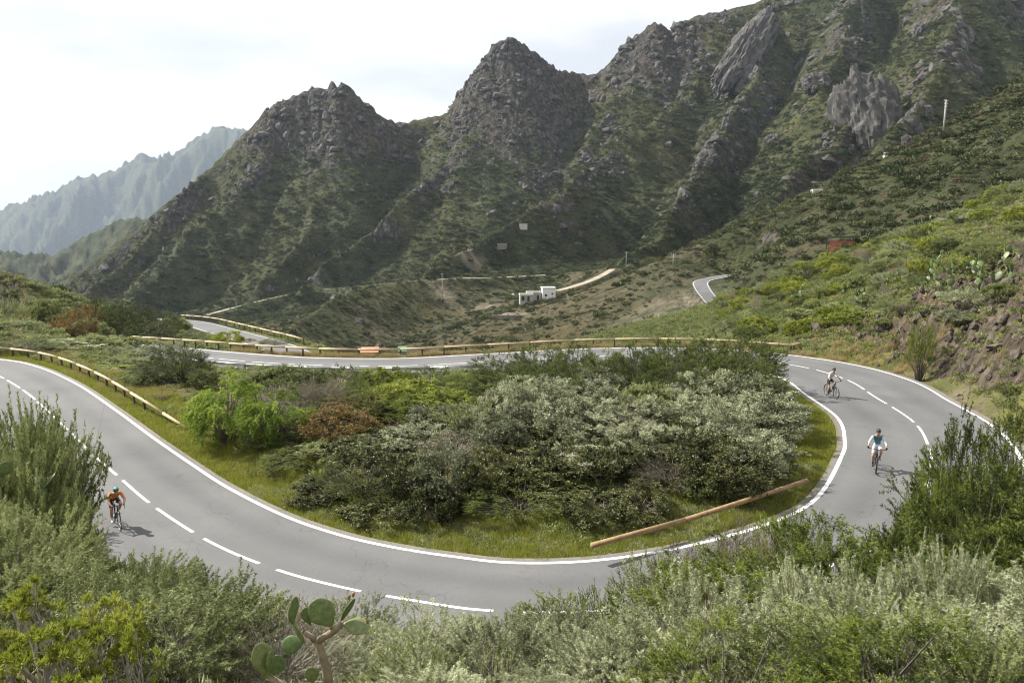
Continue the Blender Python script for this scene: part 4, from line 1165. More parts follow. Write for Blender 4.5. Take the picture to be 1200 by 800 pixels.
scatter('dry_verge_grass', pts, rng.uniform(.35, .9, len(pts)), g2, 'thin straw grass beside the timber rail on the left', 'grass')

def cover(n, x0, x1, y0, y1, test):
    x = rng.uniform(x0, x1, n); y = rng.uniform(y0, y1, n)
    ok = test(x, y)
    x, y = x[ok], y[ok]
    return np.c_[x, y, h_at(x, y) - .03]
def _slope_test(x, y):
    u, v = topix(np.c_[x, y, np.full(len(x), 4.0)])
    return (u > 600) & (u < 1320) & road_clear(x, y, 1.4) & (rng.random(len(x)) > rock_cut(x, y) * .45)
pts = cover(22000, 14, 90, 34, 135, _slope_test)
scatter('slope_weeds', pts, rng.uniform(.18, .62, len(pts)) * np.interp(pts[:, 1], [40, 120], [.8, 1.5]), g3, 'low green weeds between the shrubs of the sunlit slope', 'weeds')
pts = cover(5000, 14, 90, 34, 135, _slope_test)
pts2 = cover(7000, 14, 90, 34, 135, _slope_test)
scatter('slope_lime_weeds', pts2, rng.uniform(.15, .5, len(pts2)) * np.interp(pts2[:, 1], [40, 120], [.8, 1.5]), clump_mesh('lime_weed', 606, 130, .32, .12, M_L['lime'], .55), 'yellow-green cushions of low growth on the sunlit slope', 'weeds')
scatter('slope_dry_weeds', pts, rng.uniform(.15, .5, len(pts)) * np.interp(pts[:, 1], [40, 120], [.8, 1.5]), g4, 'dry brown weeds between the shrubs of the sunlit slope', 'weeds')
pts = cover(5200, 16, 85, 34, 120, _slope_test)
scatter('slope_straw', pts, rng.uniform(.5, 1.4, len(pts)), g2, 'tufts of straw coloured grass on the sunlit slope', 'grass')
def _left_test(x, y):
    u, v = topix(np.c_[x, y, np.full(len(x), 0.0)])
    dd, ii = path_dist(x, y, FAR_A)
    return (u > -120) & (u < 900) & road_clear(x, y, .9) & (y > 22) & (dd > 4) & (np.hypot((x + 15.8) / 2.0, (y - 36) / 2.8) > 1)
pts = cover(16000, -100, 30, 22, 135, _left_test)
scatter('rough_weeds', pts, rng.uniform(.2, .6, len(pts)) * np.interp(pts[:, 1], [40, 120], [.8, 1.7]), g3, 'low green weeds around the shrubs left of the bend and along the road behind', 'weeds')
pts = cover(5000, -100, 30, 22, 135, _left_test)
scatter('rough_dry_weeds', pts, rng.uniform(.15, .5, len(pts)) * np.interp(pts[:, 1], [40, 120], [.8, 1.7]), g4, 'dry brown weeds around the shrubs left of the bend', 'weeds')
def _fg_test(x, y):
    return road_clear(x, y, .2) & (np.abs(x) < 1.0 * y + 2) & (y < 30)
pts = cover(9000, -30, 30, 3, 30, _fg_test)
scatter('bank_weeds', pts, rng.uniform(.12, .38, len(pts)), clump_mesh('bank_weed', 605, 200, .22, .05, M_L['sage'], .6), 'low grey-green weeds under the sagebrush of the bank', 'weeds')
# ------------------------------------------------------------------ timber guard rails
def wood_mat(name, c, var=.25):
    m, Nn, Lk = new_mat(name)
    out = Nn('ShaderNodeOutputMaterial'); b = Nn('ShaderNodeBsdfPrincipled'); b.inputs['Roughness'].default_value = .75
    g = Nn('ShaderNodeNewGeometry'); n = Nn('ShaderNodeTexNoise'); n.inputs['Scale'].default_value = 3; n.inputs['Detail'].default_value = 8; n.inputs['Roughness'].default_value = .7
    Lk(g.outputs['Position'], n.inputs['Vector'])
    c = np.array(c); r = ramp(Nn, [(.3, tuple(c * (1 - 1.6 * var))), (.5, tuple(c)), (.7, tuple(np.minimum(c * (1 + var), .9)))]); Lk(n.outputs['Fac'], r.inputs['Fac'])
    Lk(r.outputs['Color'], b.inputs['Base Color']); Lk(b.outputs['BSDF'], out.inputs['Surface'])
    return m
M_log = wood_mat('pale_timber', (.44, .34, .20)); M_log2 = wood_mat('brown_timber', (.27, .175, .085), .35); M_post = wood_mat('dark_post', (.06, .046, .035)); M_galv = simple_mat('galvanised_steel', (.45, .46, .47), .45, .7, var=.15, nscale=3)

def guard_rail(name, P, label, rad=.085, mat=None, every=2, post_side=None, post_h=.62, group=None, end=None, metal=False, posts=True):
    """P: post tops along the rail. Logs span 'every' posts; posts stand on the ground behind"""
    root = empty(name, tuple(P[len(P) // 2] - np.array([0, 0, post_h])))
    o0 = np.array(root.location)
    for i in range(0, len(P) - 1, every):
        seg = P[i:i + every + 1] - o0
        d = unit(seg[-1] - seg[0])
        a, b = seg[0] + d * .012, seg[-1] - d * .012
        mb = MB()
        pts = [a] + [q for q in seg[1:-1]] + [b]
        if metal:
            for dz in (-.09, 0, .09):
                mb.tube(np.array(pts) + np.array([0, 0, dz]), rad * .55, 6)
        else:
            mb.tube(np.array(pts), rad, 10)
        mb.build('beam' if metal else 'rail', mat or M_log, root, smooth=True)
    for i, q in enumerate(P if posts else []):
        g = float(h_at([q[0]], [q[1]])[0])
        if q[2] - g < .2: continue
        t = unit(P[min(i + 1, len(P) - 1)] - P[max(i - 1, 0)]); n_ = np.array([-t[1], t[0], 0]) * (post_side or 1)
        c = q + n_ * (rad + .055) - o0
        mb = MB(); hgt = q[2] - g + .35 + .1
        mb.box((c[0], c[1], c[2] + .06 - hgt / 2), (.12, .11, hgt), math.atan2(t[1], t[0]))
        mb.build('post', M_post, root)
    return tag(root, label, 'guard rail', group)

def along(P, s0, step, n=None, s1=None):
    s = np.r_[0, np.cumsum(np.linalg.norm(np.diff(P[:, :2], axis=0), axis=1))]
    ss = np.arange(s0, s1 if s1 else s0 + step * n, step)
    return np.stack([np.interp(ss, s, P[:, k]) for k in range(3)], 1)
def arc_at(P, u, v, z):
    q = onz(u, v, z); i = int(np.argmin(np.linalg.norm(P[:, :2] - q[:2], axis=1)))
    s = np.r_[0, np.cumsum(np.linalg.norm(np.diff(P[:, :2], axis=0), axis=1))]
    return s[i]
inr = off(INNER, _nrm, np.full(NR, -1.15)); inr[:, 2] += .66
sA = arc_at(INNER, 150, 492, -.05)
P1 = along(inr, 6.0, 2.0, s1=sA)
e = onz(219, 505, -.25); e[2] = float(h_at([e[0]], [e[1]])[0]) + .12
P1 = np.vstack([P1, (P1[-1] * .5 + e * .5)[None], e[None]])
guard_rail('timber_guard_rail', P1, 'pale timber guard rail along the left-hand road, one end sloping to the ground', post_side=1)
outr = off(OUTER, _nrm, np.full(NR, 1.1)); outr[:, 2] += .68
s_st = arc_at(OUTER, 900, 406, .2); s_en = arc_at(OUTER, 120, 398, -1.6)
P2 = along(outr, s_st, 2.0, s1=s_en)
e = onz(939, 402, .75)
RAIL_END = e.copy()
guard_rail('timber_guard_rail', np.vstack([e[None], (e * .45 + P2[0] * .55)[None], P2]), 'long pale timber guard rail along the outer edge of the road behind the thicket', rad=.10, post_side=-1)
ing = off(INNER, _nrm, np.full(NR, -.75)); ing[:, 2] += .55
s_a = arc_at(INNER, 600, 428, -.5); s_b = arc_at(INNER, 215, 424, -1.1)
guard_rail('steel_guard_rail', along(ing, s_a, 4.0, s1=s_b), 'grey steel guard rail on dark posts between the thicket and the road behind', rad=.09, mat=M_galv, every=1, metal=True, post_side=1)
P4 = np.array([onz(693, 639, .42), onz(748, 624, .5), onz(803, 609, .58), onz(875, 586, .68), onz(946, 563, .78)])
guard_rail('timber_guard_rail', P4, 'brown log rail across the grass in front of the thicket', rad=.09, mat=M_log2, post_side=1, post_h=.5, posts=False)
nA = _normals(FAR_A); rA = off(FAR_A, nA, np.full(len(FAR_A), 3.5)); rA[:, 2] += .75
guard_rail('timber_guard_rail', along(rA, 8, 3.0, s1=78), 'pale timber guard rail along the lower road beyond the left-hand shrubs', rad=.12, post_side=-1)

# ------------------------------------------------------------------ houses, sheds, poles
M_white = simple_mat('white_render', (.80, .80, .79), .8, var=.05, nscale=.6); M_grey = simple_mat('grey_render', (.36, .36, .32), .85, var=.15, nscale=.8)
M_roof = simple_mat('pale_flat_roof', (.52, .50, .45), .85, var=.12, nscale=.9); M_glass = simple_mat('dark_glass', (.03, .035, .04), .15, var=.1)
M_red = simple_mat('red_paint', (.52, .12, .11), .6, var=.15, nscale=1.5); M_droof = simple_mat('dark_roof', (.055, .05, .048), .7, var=.2); M_green = simple_mat('green_tarp', (.07, .16, .09), .6, var=.25, nscale=1.2)
M_stone = simple_mat('dry_stone', (.22, .20, .17), .95, var=.4, nscale=2.2, bump=.6, bscale=6); M_steel = simple_mat('pole_grey', (.34, .33, .31), .7, var=.2); M_tile = simple_mat('red_roof_tile', (.45, .16, .09), .75, var=.2, nscale=1.5)

def house(name, base, rz, blocks, label, cat='house'):
    """blocks: (x, y, w, d, h, wall material, roof material, windows) - front is -y"""
    root = empty(name, tuple(base), rz)
    for (x, y, w, d, h, wm, rm, wins) in blocks:
        mb = MB(); mb.box((x, y, h / 2 - 1.0), (w, d, h + 2)); wall = mb.build('wall', wm, root)
        mr = MB()
        mr.box((x, y, h + .08), (w + .3, d + .3, .16))
        roof = mr.build('roof', rm, root)
        if rm is not M_droof and rm is not M_tile:
            mp_ = MB()
            for sx, sy, ww, dd in ((0, -d / 2 + .02, w + .3, .14), (0, d / 2 - .02, w + .3, .14), (-w / 2 + .02, 0, .14, d - .2), (w / 2 - .02, 0, .14, d - .2)):
                mp_.box((x + sx, y + sy, h + .16 + .14), (ww, dd, .28))
            mp_.build('parapet', wm, roof)
        for (wx, wz, ww, wh, kind) in wins:
            m_ = MB(); m_.box((x + wx, y - d / 2 - .03, wz), (ww, .10, wh))
            f = m_.build(kind, M_glass if kind == 'window' else M_post, root)
            m2 = MB(); t = .09
            for a, b, c, dd in ((0, wh / 2, ww + .18, t), (0, -wh / 2, ww + .18, t), (-ww / 2, 0, t, wh - t), (ww / 2, 0, t, wh - t)):
                m2.box((x + wx + a, y - d / 2 - .07, wz + b), (c, .08, dd))
            m2.build('frame', M_roof, f)
    return tag(root, label, cat)

b0 = hit(636, 352, 150)
ang = math.atan2(b0[0], b0[1])
k_ = b0[1] / 300.0
house('white_house', b0, -ang + .12, [(2.4 * k_, 1, 5.3 * k_, 5.5, 5.0 * k_, M_white, M_white, [(-1.2, 2.0, .8, .8, 'window'), (1.2, 2.6, .7, .6, 'window')]),
                                  (-3.6 * k_, 2.2, 5.6 * k_, 5.2, 3.1 * k_, M_grey, M_roof, [(-1.2, 1.4, .9, 1.0, 'window'), (1.4, 1.1, 1.0, 2.1, 'door')]),
                                  (-7.2 * k_, -3.0, 5.4 * k_, 4.6, 2.7 * k_, M_grey, M_white, [(-1.4, 1.2, 1.2, 1.6, 'window'), (.6, 1.1, 1.0, 2.0, 'door')])], 'white cube house with two lower grey flat-roofed blocks in the valley')
q = hit(601, 347, 150); mb = MB()
bm = bmesh.new(); bmesh.ops.create_uvsphere(bm, u_segments=14, v_segments=9, radius=1.1 * k_)
Vs = np.array([v.co[:] for v in bm.verts]); me = bpy.data.meshes.new('water_tank')
for v in bm.verts: v.co.z = max(v.co.z, -.6) * 1.1
bm.to_mesh(me); bm.free(); me.materials.append(M_white)
o = link(bpy.data.objects.new('water_tank', me)); o.location = (q[0], q[1], q[2] + .5); tag(o, 'round white water tank beside the white house', 'tank')
q = hit(582, 355, 150); mb = MB(); mb.box((0, 0, .2), (9, .5, 2.2)); mb.box((-3, -.3, 1.2), (1.5, .7, .5)); mb.box((2.2, -.2, 1.15), (2.2, .8, .4)); o = mb.build('stone_wall', M_stone); o.location = q; tag(o, 'low dry-stone terrace wall left of the white house', 'wall')
q = hit(596, 374, 150); mb = MB(); mb.box((0, 0, .2), (11, .5, 2.0)); mb.box((3, .2, 1.1), (3, .7, .5)); mb.box((-3.6, .2, 1.0), (2, .7, .4)); o = mb.build('stone_wall', M_stone); o.location = q; tag(o, 'dry-stone terrace wall in the scrub below the white house', 'wall')
def small_house(u, v, w, h, label, wm=M_white, rm=M_roof, y0=150, wins=True, sink=0.0, cat='house', name='hillside_house', dep=4.5):
    b = hit(u, v, y0); k = b[1] / FPX
    W, H = w * k, h * k
    b[2] -= sink
    return house(name, b, -math.atan2(b[0], b[1]) + .15, [(0, 0, W, dep, H, wm, rm, [(-W * .2, H * .5, W * .16, H * .3, 'window'), (W * .22, H * .36, W * .15, H * .62, 'door')] if wins else [])], label, cat)
small_house(613, 269, 9, 3.6, 'small pale house highest on the valley side under the central peak', M_roof, M_stone, wins=False)
small_house(588, 291, 11, 3.4, 'low pale hut with flat roof on the valley side below another pale house', M_stone, M_roof, wins=False)
small_house(958, 226, 12, 2.2, 'long low pale building in the dark gully below the right-hand mountain', M_roof, M_white, 150)
small_house(1037, 184, 3.5, 2.5, 'tiny white hut at the head of the dark gully', M_white, M_roof, 150)
# red hut on the slope
b = RED_HUT + np.array([0, 0, .5])
r = empty('red_hut', tuple(b), -.45, 1.5 * max(1.0, b[1] / 118))
MB().box((0, 0, .4), (2.4, 2.0, 2.0)).build('wall', M_red, r)
MB().box((-.2, -.1, 1.78), (3.3, 2.8, .16)).build('roof', M_droof, r)
for sx in (-1.5, 1.1):
    MB().box((sx, -1.2, .7), (.1, .1, 2.0)).build('post', M_post, r)
MB().box((.3, -1.03, .45), (.7, .08, 1.5)).build('door', M_droof, r)
tag(r, 'small red hut with a dark flat roof on the slope above the bend', 'hut')
# sheds and tarps just below the road behind
def shed(name, u, v, Y, wpx, wm, rm, label, hh=2.6, dep=4.0, cat='shed'):
    t = at(u, v, Y); W = wpx * Y / FPX; g = float(h_at([t[0]], [t[1]])[0])
    root = empty(name, (t[0], t[1], g), .1)
    H = max(t[2] - g - .45, 1.2)
    MB().box((0, 0, H / 2 - .5), (W * .94, dep, H + 1)).build('wall', wm, root)
    V = np.array([[-W / 2, -dep / 2 - .2, H], [W / 2, -dep / 2 - .2, H], [W / 2, 0, H + .55], [-W / 2, 0, H + .55], [-W / 2, dep / 2 + .2, H], [W / 2, dep / 2 + .2, H]])
    V = np.vstack([V, V - [0, 0, .12]])
    F4 = np.array([[0, 1, 2, 3], [3, 2, 5, 4], [6, 9, 8, 7], [9, 10, 11, 8], [0, 6, 7, 1], [4, 5, 11, 10], [0, 3, 9, 6], [3, 4, 10, 9], [1, 7, 8, 2], [2, 8, 11, 5]])
    mobj('roof', V, F4, rm, root)
    MB().box((W * .2, -dep / 2 - .04, H * .42), (.8, .08, H * .8)).build('door', M_post, root)
    return tag(root, label, cat)
shed('red_roofed_shed', 434, 407, 112, 21, M_stone, M_tile, 'shed with a red tiled roof just below the road behind')
shed('green_tarp_shed', 472, 406, 120, 11, M_grey, M_green, 'shed under a green tarpaulin next to the red-roofed shed')

def pole(u, v0, v1, y0, label, arms=2, rad=.13, Y=None):
    b = hit(u, v1, y0) if Y is None else at(u, v1, Y)
    b[2] = float(h_at([b[0]], [b[1]])[0])
    top = at(u, v0, b[1])[2]; H = top - b[2]
    root = empty('utility_pole', tuple(b), .3)
    MB().tube(np.array([[0, 0, -.6], [0, 0, H * .5], [0, 0, H]]), np.array([rad * 1.25, rad, rad * .75]), 8).build('mast', M_steel, root, True)
    for k in range(arms):
        z = H - .35 - k * .9
        a = MB().box((0, 0, z), (1.7 - .3 * k, .10, .12)).build('crossarm', M_steel, root)
        for sx in (-.7 + .1 * k, 0.0, .7 - .1 * k):
            MB().tube(np.array([[sx, 0, z + .06], [sx, 0, z + .18], [sx, 0, z + .30]]), np.array([.05, .07, .04]), 6).build('insulator', M_white, a)
    return tag(root, label, 'pole')
pole(1106, 117, 153, 200, 'tall grey utility pole on the dark ridge at the right', 3, .28)
pole(518.5, 320, 352, 200, 'thin grey utility pole by the dirt track on the valley side', 1, .16)
pole(733.5, 295, 320, 200, 'grey utility pole where the two dirt tracks meet', 1, .16)
pole(789, 297, 309, 200, 'short pale utility pole in the gully below the right-hand mountain', 1, .18)

# ------------------------------------------------------------------ bare rock outcrops on the right-hand mountain
def outcrop(u, v, wpx, hpx, dpx, seed, lean, label, y0=200, tilt=0.0):
    """a fluted fin of rock half sunk in the slope; u, v is its foot"""
    b = hit(u, v, y0); k = b[1] / FPX
    r = np.random.default_rng(seed)
    bm = bmesh.new(); bmesh.ops.create_icosphere(bm, subdivisions=5, radius=1)
    V = np.array([q.co[:] for q in bm.verts]); F = np.array([[q.index for q in f.verts] for f in bm.faces]); bm.free()
    V = np.sign(V) * np.abs(V) ** .8
    ang_ = np.arctan2(V[:, 1], V[:, 0])
    def cell(a, b, s_): return _g[_perm[(np.floor(a).astype(int) * 57 + np.floor(b).astype(int) * 131 + s_) & 4095]] / (2 * np.pi) - .5
    big = fbm(V[:, 0] * 1.3 + seed, V[:, 2] * 1.3 + V[:, 1], 3, seed % 31)
    col_ = cell(ang_ * 6 + seed, V[:, 2] * 1.2 + cell(ang_ * 6, ang_ * 0, seed) * 3, seed)
    blk = cell(ang_ * 12, V[:, 2] * 4.5 + cell(ang_ * 12, ang_ * 0, 3) * 2, seed + 9)
    fine_ = ridged(V[:, 0] * 5 + seed, V[:, 2] * 3 + V[:, 1] * 4, 3, seed % 40 + 3) - .6
    V = V * (1 + .20 * big + .15 * col_ + .10 * blk + .06 * fine_)[:, None]
    top = 1 + .16 * cell(V[:, 0] * 4.5 + seed, V[:, 1] * 2, seed + 4)
    V[:, 2] = np.where(V[:, 2] > .2, .2 + (V[:, 2] - .2) * top, V[:, 2])
    V = V * np.array([wpx * k / 2, dpx * k / 2, hpx * k / 2])
    V[:, 0] += V[:, 2] * lean
    V[:, 1] += V[:, 2] * .45
    o = mobj('rock_outcrop', V, F, M_crag)
    o.location = (b[0], b[1] + dpx * k * .34, b[2] + hpx * k * .26); o.rotation_euler = (0, 0, tilt)
    return tag(o, label, 'rock outcrop')
outcrop(878, 86, 46, 92, 34, 701, .62, 'slanting grey slab of bare rock high on the right-hand mountain')
outcrop(1026, 166, 70, 104, 50, 702, -.10, 'largest fluted grey rock face on the right-hand mountain, above the gully')
outcrop(960, 104, 28, 26, 24, 703, .0, 'small fluted rock face beside the largest one')
outcrop(1066, 170, 12, 15, 12, 704, .0, 'pale rock knob below the largest fluted rock face')
outcrop(828, 196, 22, 26, 18, 705, .3, 'broken grey rock ribs in the scrub across the gully')
outcrop(908, 168, 18, 13, 14, 706, .1, 'low grey rock ledge between the slanting slab and the gully')
outcrop(1080, 40, 14, 17, 16, 707, .1, 'small grey rock tooth high above the largest fluted face')
outcrop(852, 150, 10, 16, 10, 708, .2, 'narrow grey rock rib below the slanting slab')

# ------------------------------------------------------------------ prickly pears
def pad_mat():
    m, Nn, Lk = new_mat('cactus_pad')
    out = Nn('ShaderNodeOutputMaterial'); b = Nn('ShaderNodeBsdfPrincipled'); b.inputs['Roughness'].default_value = .5
    t = Nn('ShaderNodeTexCoord'); v = Nn('ShaderNodeTexVoronoi'); v.inputs['Scale'].default_value = 15
    n = Nn('ShaderNodeTexNoise'); n.inputs['Scale'].default_value = 5; n.inputs['Detail'].default_value = 5
    oi = Nn('ShaderNodeObjectInfo'); mr = Nn('ShaderNodeMapRange'); mr.inputs['To Min'].default_value = -.25; mr.inputs['To Max'].default_value = .25
    ad = Nn('ShaderNodeMath'); ad.operation = 'ADD'
    Lk(t.outputs['Object'], v.inputs['Vector']); Lk(t.outputs['Object'], n.inputs['Vector']); Lk(oi.outputs['Random'], mr.inputs['Value'])
    Lk(n.outputs['Fac'], ad.inputs[0]); Lk(mr.outputs['Result'], ad.inputs[1])
    r = ramp(Nn, [(.2, (.055, .095, .030)), (.5, (.095, .145, .048)), (.8, (.20, .22, .085))]); Lk(ad.outputs['Value'], r.inputs['Fac'])
    d = ramp(Nn, [(.10, (3.2, 2.7, 3.6)), (.17, (1, 1, 1))]); Lk(v.outputs['Distance'], d.inputs['Fac'])
    mx_ = Nn('ShaderNodeMix'); mx_.data_type = 'RGBA'; mx_.inputs['Factor'].default_value = 1; mx_.blend_type = 'MULTIPLY'
    Lk(r.outputs['Color'], mx_.inputs['A']); Lk(d.outputs['Color'], mx_.inputs['B'])
    Lk(mx_.outputs['Result'], b.inputs['Base Color']); Lk(b.outputs['BSDF'], out.inputs['Surface'])
    return m
M_pad = pad_mat(); M_trunk = simple_mat('corky_cactus_trunk', (.22, .17, .115), .95, var=.35, nscale=14, bump=.5)
M_fruit = simple_mat('cactus_fruit', (.30, .16, .07), .6, var=.25)
def pad_data(mat):
    bm = bmesh.new(); bmesh.ops.create_uvsphere(bm, u_segments=20, v_segments=12, radius=1)
    V = np.array([q.co[:] for q in bm.verts]); F = [[q.index for q in f.verts] for f in bm.faces]; bm.free()
    z = V[:, 2] * .5 + .5
    w = .36 * (.55 + .45 * sstep(0, .55, z))
    V = np.c_[V[:, 0] * w, V[:, 1] * .075 * (.7 + .3 * (1 - z)), z]
    me = bpy.data.meshes.new('pad'); me.from_pydata([tuple(v) for v in V], [], F); me.materials.append(mat)
    me.polygons.foreach_set('use_smooth', np.ones(len(F), bool)); me.update()
    return me
PAD = pad_data(M_pad)
def add_pad(root, a, b, face, wf=1.0):
    """a pad from base a to tip b whose flat side looks along 'face' (root-local coordinates)"""
    a, b, face = map(lambda q: Vector(np.asarray(q, float).tolist()), (a, b, face))
    z = b - a; L_ = z.length; z.normalize(); y = (face - face.dot(z) * z).normalized(); x = y.cross(z)
    o = bpy.data.objects.new('pad', PAD); link(o, root)
    M = Matrix((x, y, z)).transposed().to_4x4(); M.translation = a
    o.matrix_basis = M @ Matrix.Diagonal((L_ * wf, L_, L_, 1))
    return o
Yp = 6.5
pp = lambda u, v, dy=0: at(u, v, Yp + dy)
foot = pp(386, 800); foot[2] = float(h_at([foot[0]], [foot[1]])[0])
pr = empty('prickly_pear', tuple(foot)); F0 = np.array(foot)
loc = lambda u, v, dy=0: pp(u, v, dy) - F0
mb = MB()
mb.tube(np.array([[0, 0, -.2], loc(384, 785) * .5, loc(383, 785), loc(377, 765), loc(370.5, 750)]), np.array([.055, .05, .047, .042, .036]), 8)
mb.tube(np.array([loc(371, 752), loc(380, 746), loc(390, 740), loc(402, 730)]), np.array([.036, .034, .036, .030]), 8)
mb.tube(np.array([loc(371, 751), loc(364, 745), loc(357, 741)]), np.array([.032, .027, .022]), 8)
mb.build('trunk', M_trunk, pr, True)
front = np.array([0, -1, .25])
for (u0, v0, u1, v1, face, wf) in [(389, 733, 367, 703, (.25, -1, .2), 1.15), (402, 731, 433, 735, (.1, -.75, .8), .95), (400, 727, 415, 701, (1, -.35, 0), .8), (343, 731, 345, 699, (1, -.25, 0), .95),
                                   (357, 753, 343, 730, (-.8, -.6, .3), .8), (363, 731, 359, 711, (.3, -1, 0), 1.0), (356, 752, 330, 757, (0, -1, .4), 1.1), (312, 790, 303, 753, (.7, -.7, 0), .9), (314, 792, 330, 768, (.2, -1, .1), 1.0), (316, 786, 317, 762, (1, -.3, 0), .9),
                                   (366, 800, 365, 781, (.1, -1, .2), 1.2), (322, 800, 308, 786, (-.4, -1, .2), 1.0)]:
    add_pad(pr, loc(u0, v0), loc(u1, v1), face, wf)
for (u, v) in [(409, 702), (414, 699), (431, 730), (388, 738)]:
    q = loc(u, v); mb = MB(); mb.tube(np.array([q, q + [0, 0, .018], q + [.002, 0, .035], q + [.003, 0, .05]]), np.array([.008, .016, .017, .010]), 7); mb.build('fruit', M_fruit, pr, True)
# the stem of the lower left pads
mb = MB(); mb.tube(np.array([[-.15, 0, .0], loc(330, 802), loc(314, 792)]), np.array([.04, .035, .03]), 8); mb.build('trunk', M_trunk, pr, True)
tag(pr, 'prickly pear with large green pads on forked corky stems in the foreground sagebrush', 'cactus')

def pear_clump(seed, n=13, L0=.30):
    """list of pads (a, b, face) growing on each other"""
    r = np.random.default_rng(seed); out = []
    tips = [np.r_[r.normal(0, .25, 2), 0.0] for _ in range(4)]
    for i in range(n):
        a = tips[r.integers(max(0, len(tips) - 7), len(tips))]
        d = unit(np.r_[r.normal(0, .55, 2), 1.0]); L_ = L0 * r.uniform(.75, 1.25)
        b = a + d * L_; out.append((a, b, np.r_[r.normal(size=2), .2])); tips.append(b * .97 + a * .03)
    return out
CLUMPS = [pear_clump(810 + i, 14 + 3 * i) for i in range(3)]
def pear(x, y, s, label, group, i):
    root = empty('prickly_pear', (x, y, float(h_at([x], [y])[0]) - .03), rng.uniform(0, 6.28), s)
    for a, b, f in CLUMPS[i % 3]: add_pad(root, a, b, f)
    mb = MB(); mb.tube(np.array([[0, 0, -.2], [.03, 0, .1], [0, .04, .28]]), np.array([.08, .06, .04]), 6); mb.build('trunk', M_trunk, root, True)
    return tag(root, label, 'cactus', group)
for i, (u, v, Y) in enumerate([(1092, 330, 66), (1100, 345, 60), (1108, 318, 72), (1062, 282, 98), (1080, 290, 92), (965, 282, 0), (1012, 340, 80), (1035, 336, 78), (1120, 352, 56), (1140, 345, 56), (1178, 330, 54), (1090, 268, 104), (985, 352, 86), (930, 362, 92), (1170, 352, 51), (1185, 318, 58)]):
    p = hit(u, v, 40, 140) if not Y else at(u, v, Y)
    pear(p[0], p[1], rng.uniform(1.3, 2.0), 'prickly pear clump with pale edged pads among shrubs of the sunlit slope', 'prickly pears on the sunlit slope', i)
for i, (u, v, Y, s_) in enumerate([(44, 562, 15.2, 1.15)]):
    p = at(u, v, Y); root = pear(p[0], p[1], s_, 'dark green prickly pear in the sagebrush beside the left-hand road', None, i + 1)
    root.location.z = max(root.location.z, p[2] - .75 * s_ * .8)

# ------------------------------------------------------------------ lime rosette succulents, lower left
def succulent(seed, H=.95, R=.6):
    r = np.random.default_rng(seed); mb = MB(); tips = []
    def grow(p, d, L_, rad, lev):
        e = p + d * L_; mid = (p + e) / 2 + r.normal(0, L_ * .06, 3)
        mb.tube(np.array([p, mid, e]), np.array([rad, rad * .9, rad * .78]), 5)
        if lev == 0: tips.append((e, d)); return
        for _ in range(2 + (r.random() < .45)):
            nd = unit(d + r.normal(0, .48, 3) * np.array([1, 1, .5]) + np.array([0, 0, .22]))
            grow(e, nd, L_ * r.uniform(.7, .95), rad * .74, lev - 1)
    for _ in range(6):
        d = unit(np.r_[r.normal(0, .6, 2), 1.0]); grow(np.r_[r.normal(0, .06, 2), -.08], d, H * .30, .022, 3)
    P = []; D = []; va = []
    for e, d in tips:
        n = 30; th = r.uniform(0, 6.28, n); el = r.uniform(.1, 1.25, n)
        a = unit(np.cross(d, [0.3, .5, .8])); b = np.cross(d, a)
        dd = np.cos(th)[:, None] * a * np.cos(el)[:, None] + np.sin(th)[:, None] * b * np.cos(el)[:, None] + d * np.sin(el)[:, None] * 1.1
        P.append(np.repeat(e[None], n, 0) - d * r.uniform(0, .05, n)[:, None]); D.append(unit(dd)); va.append(.55 + .2 * r.random(n) + r.normal(0, .12))
    P, D, va = np.vstack(P), np.vstack(D), np.concatenate(va)
    V, F = leaf_quads(P, D, 
                      .080 * r.uniform(.7, 1.2, len(P)), .018, r)
    return mesh_np('succulent_foliage', V, F, [M_L['lime']], False, None, {'var': np.repeat(np.clip(va, 0, 1), 4)}), mb.data('succulent_stem', [M_pale]), H * 1.15, R
PROTO['succulent_shrub'] = [succulent(820 + i) for i in range(3)]
LB['succulent_shrub'] = ('lime rosette succulent on grey stems', 'succulent')
for u, v, Y, w in [(18, 646, 7.6, 130), (75, 680, 6.6, 120), (118, 660, 7.0, 120), (40, 690, 6.2, 130), (-15, 690, 6.2, 110), (100, 750, 5.4, 120), (150, 700, 6.6, 90)]:
    put('succulent_shrub', u, v, Y, w, 'on the left bank', name='succulent_shrub')
# ------------------------------------------------------------------ bicycles and riders
M_tyre = simple_mat('tyre_rubber', (.018, .018, .018), .8); M_rim = simple_mat('rim_alloy', (.30, .30, .31), .4, .6); M_blk = simple_mat('black_fabric', (.015, .015, .017), .7, var=.3)
M_skin = simple_mat('skin', (.44, .25, .17), .55, var=.08); M_hair = simple_mat('hair', (.03, .02, .015), .7)
def frame_mat(n, c): return simple_mat(n, c, .3, .2, var=.05)
def torus(R_, r_, nu=40, nv=8):
    th = np.arange(nu) * 2 * np.pi / nu; ph = np.arange(nv) * 2 * np.pi / nv
    V = np.stack([((R_ + r_ * np.cos(ph))[None] * np.cos(th)[:, None]), np.broadcast_to(r_ * np.sin(ph)[None], (nu, nv)), ((R_ + r_ * np.cos(ph))[None] * np.sin(th)[:, None])], -1).reshape(-1, 3)
    i = np.arange(nu)[:, None]; j = np.arange(nv)[None]
    a = i * nv + j; b = i * nv + (j + 1) % nv; c = ((i + 1) % nu) * nv + (j + 1) % nv; d = ((i + 1) % nu) * nv + j
    return V, np.stack([a, d, c, b], -1).reshape(-1, 4)

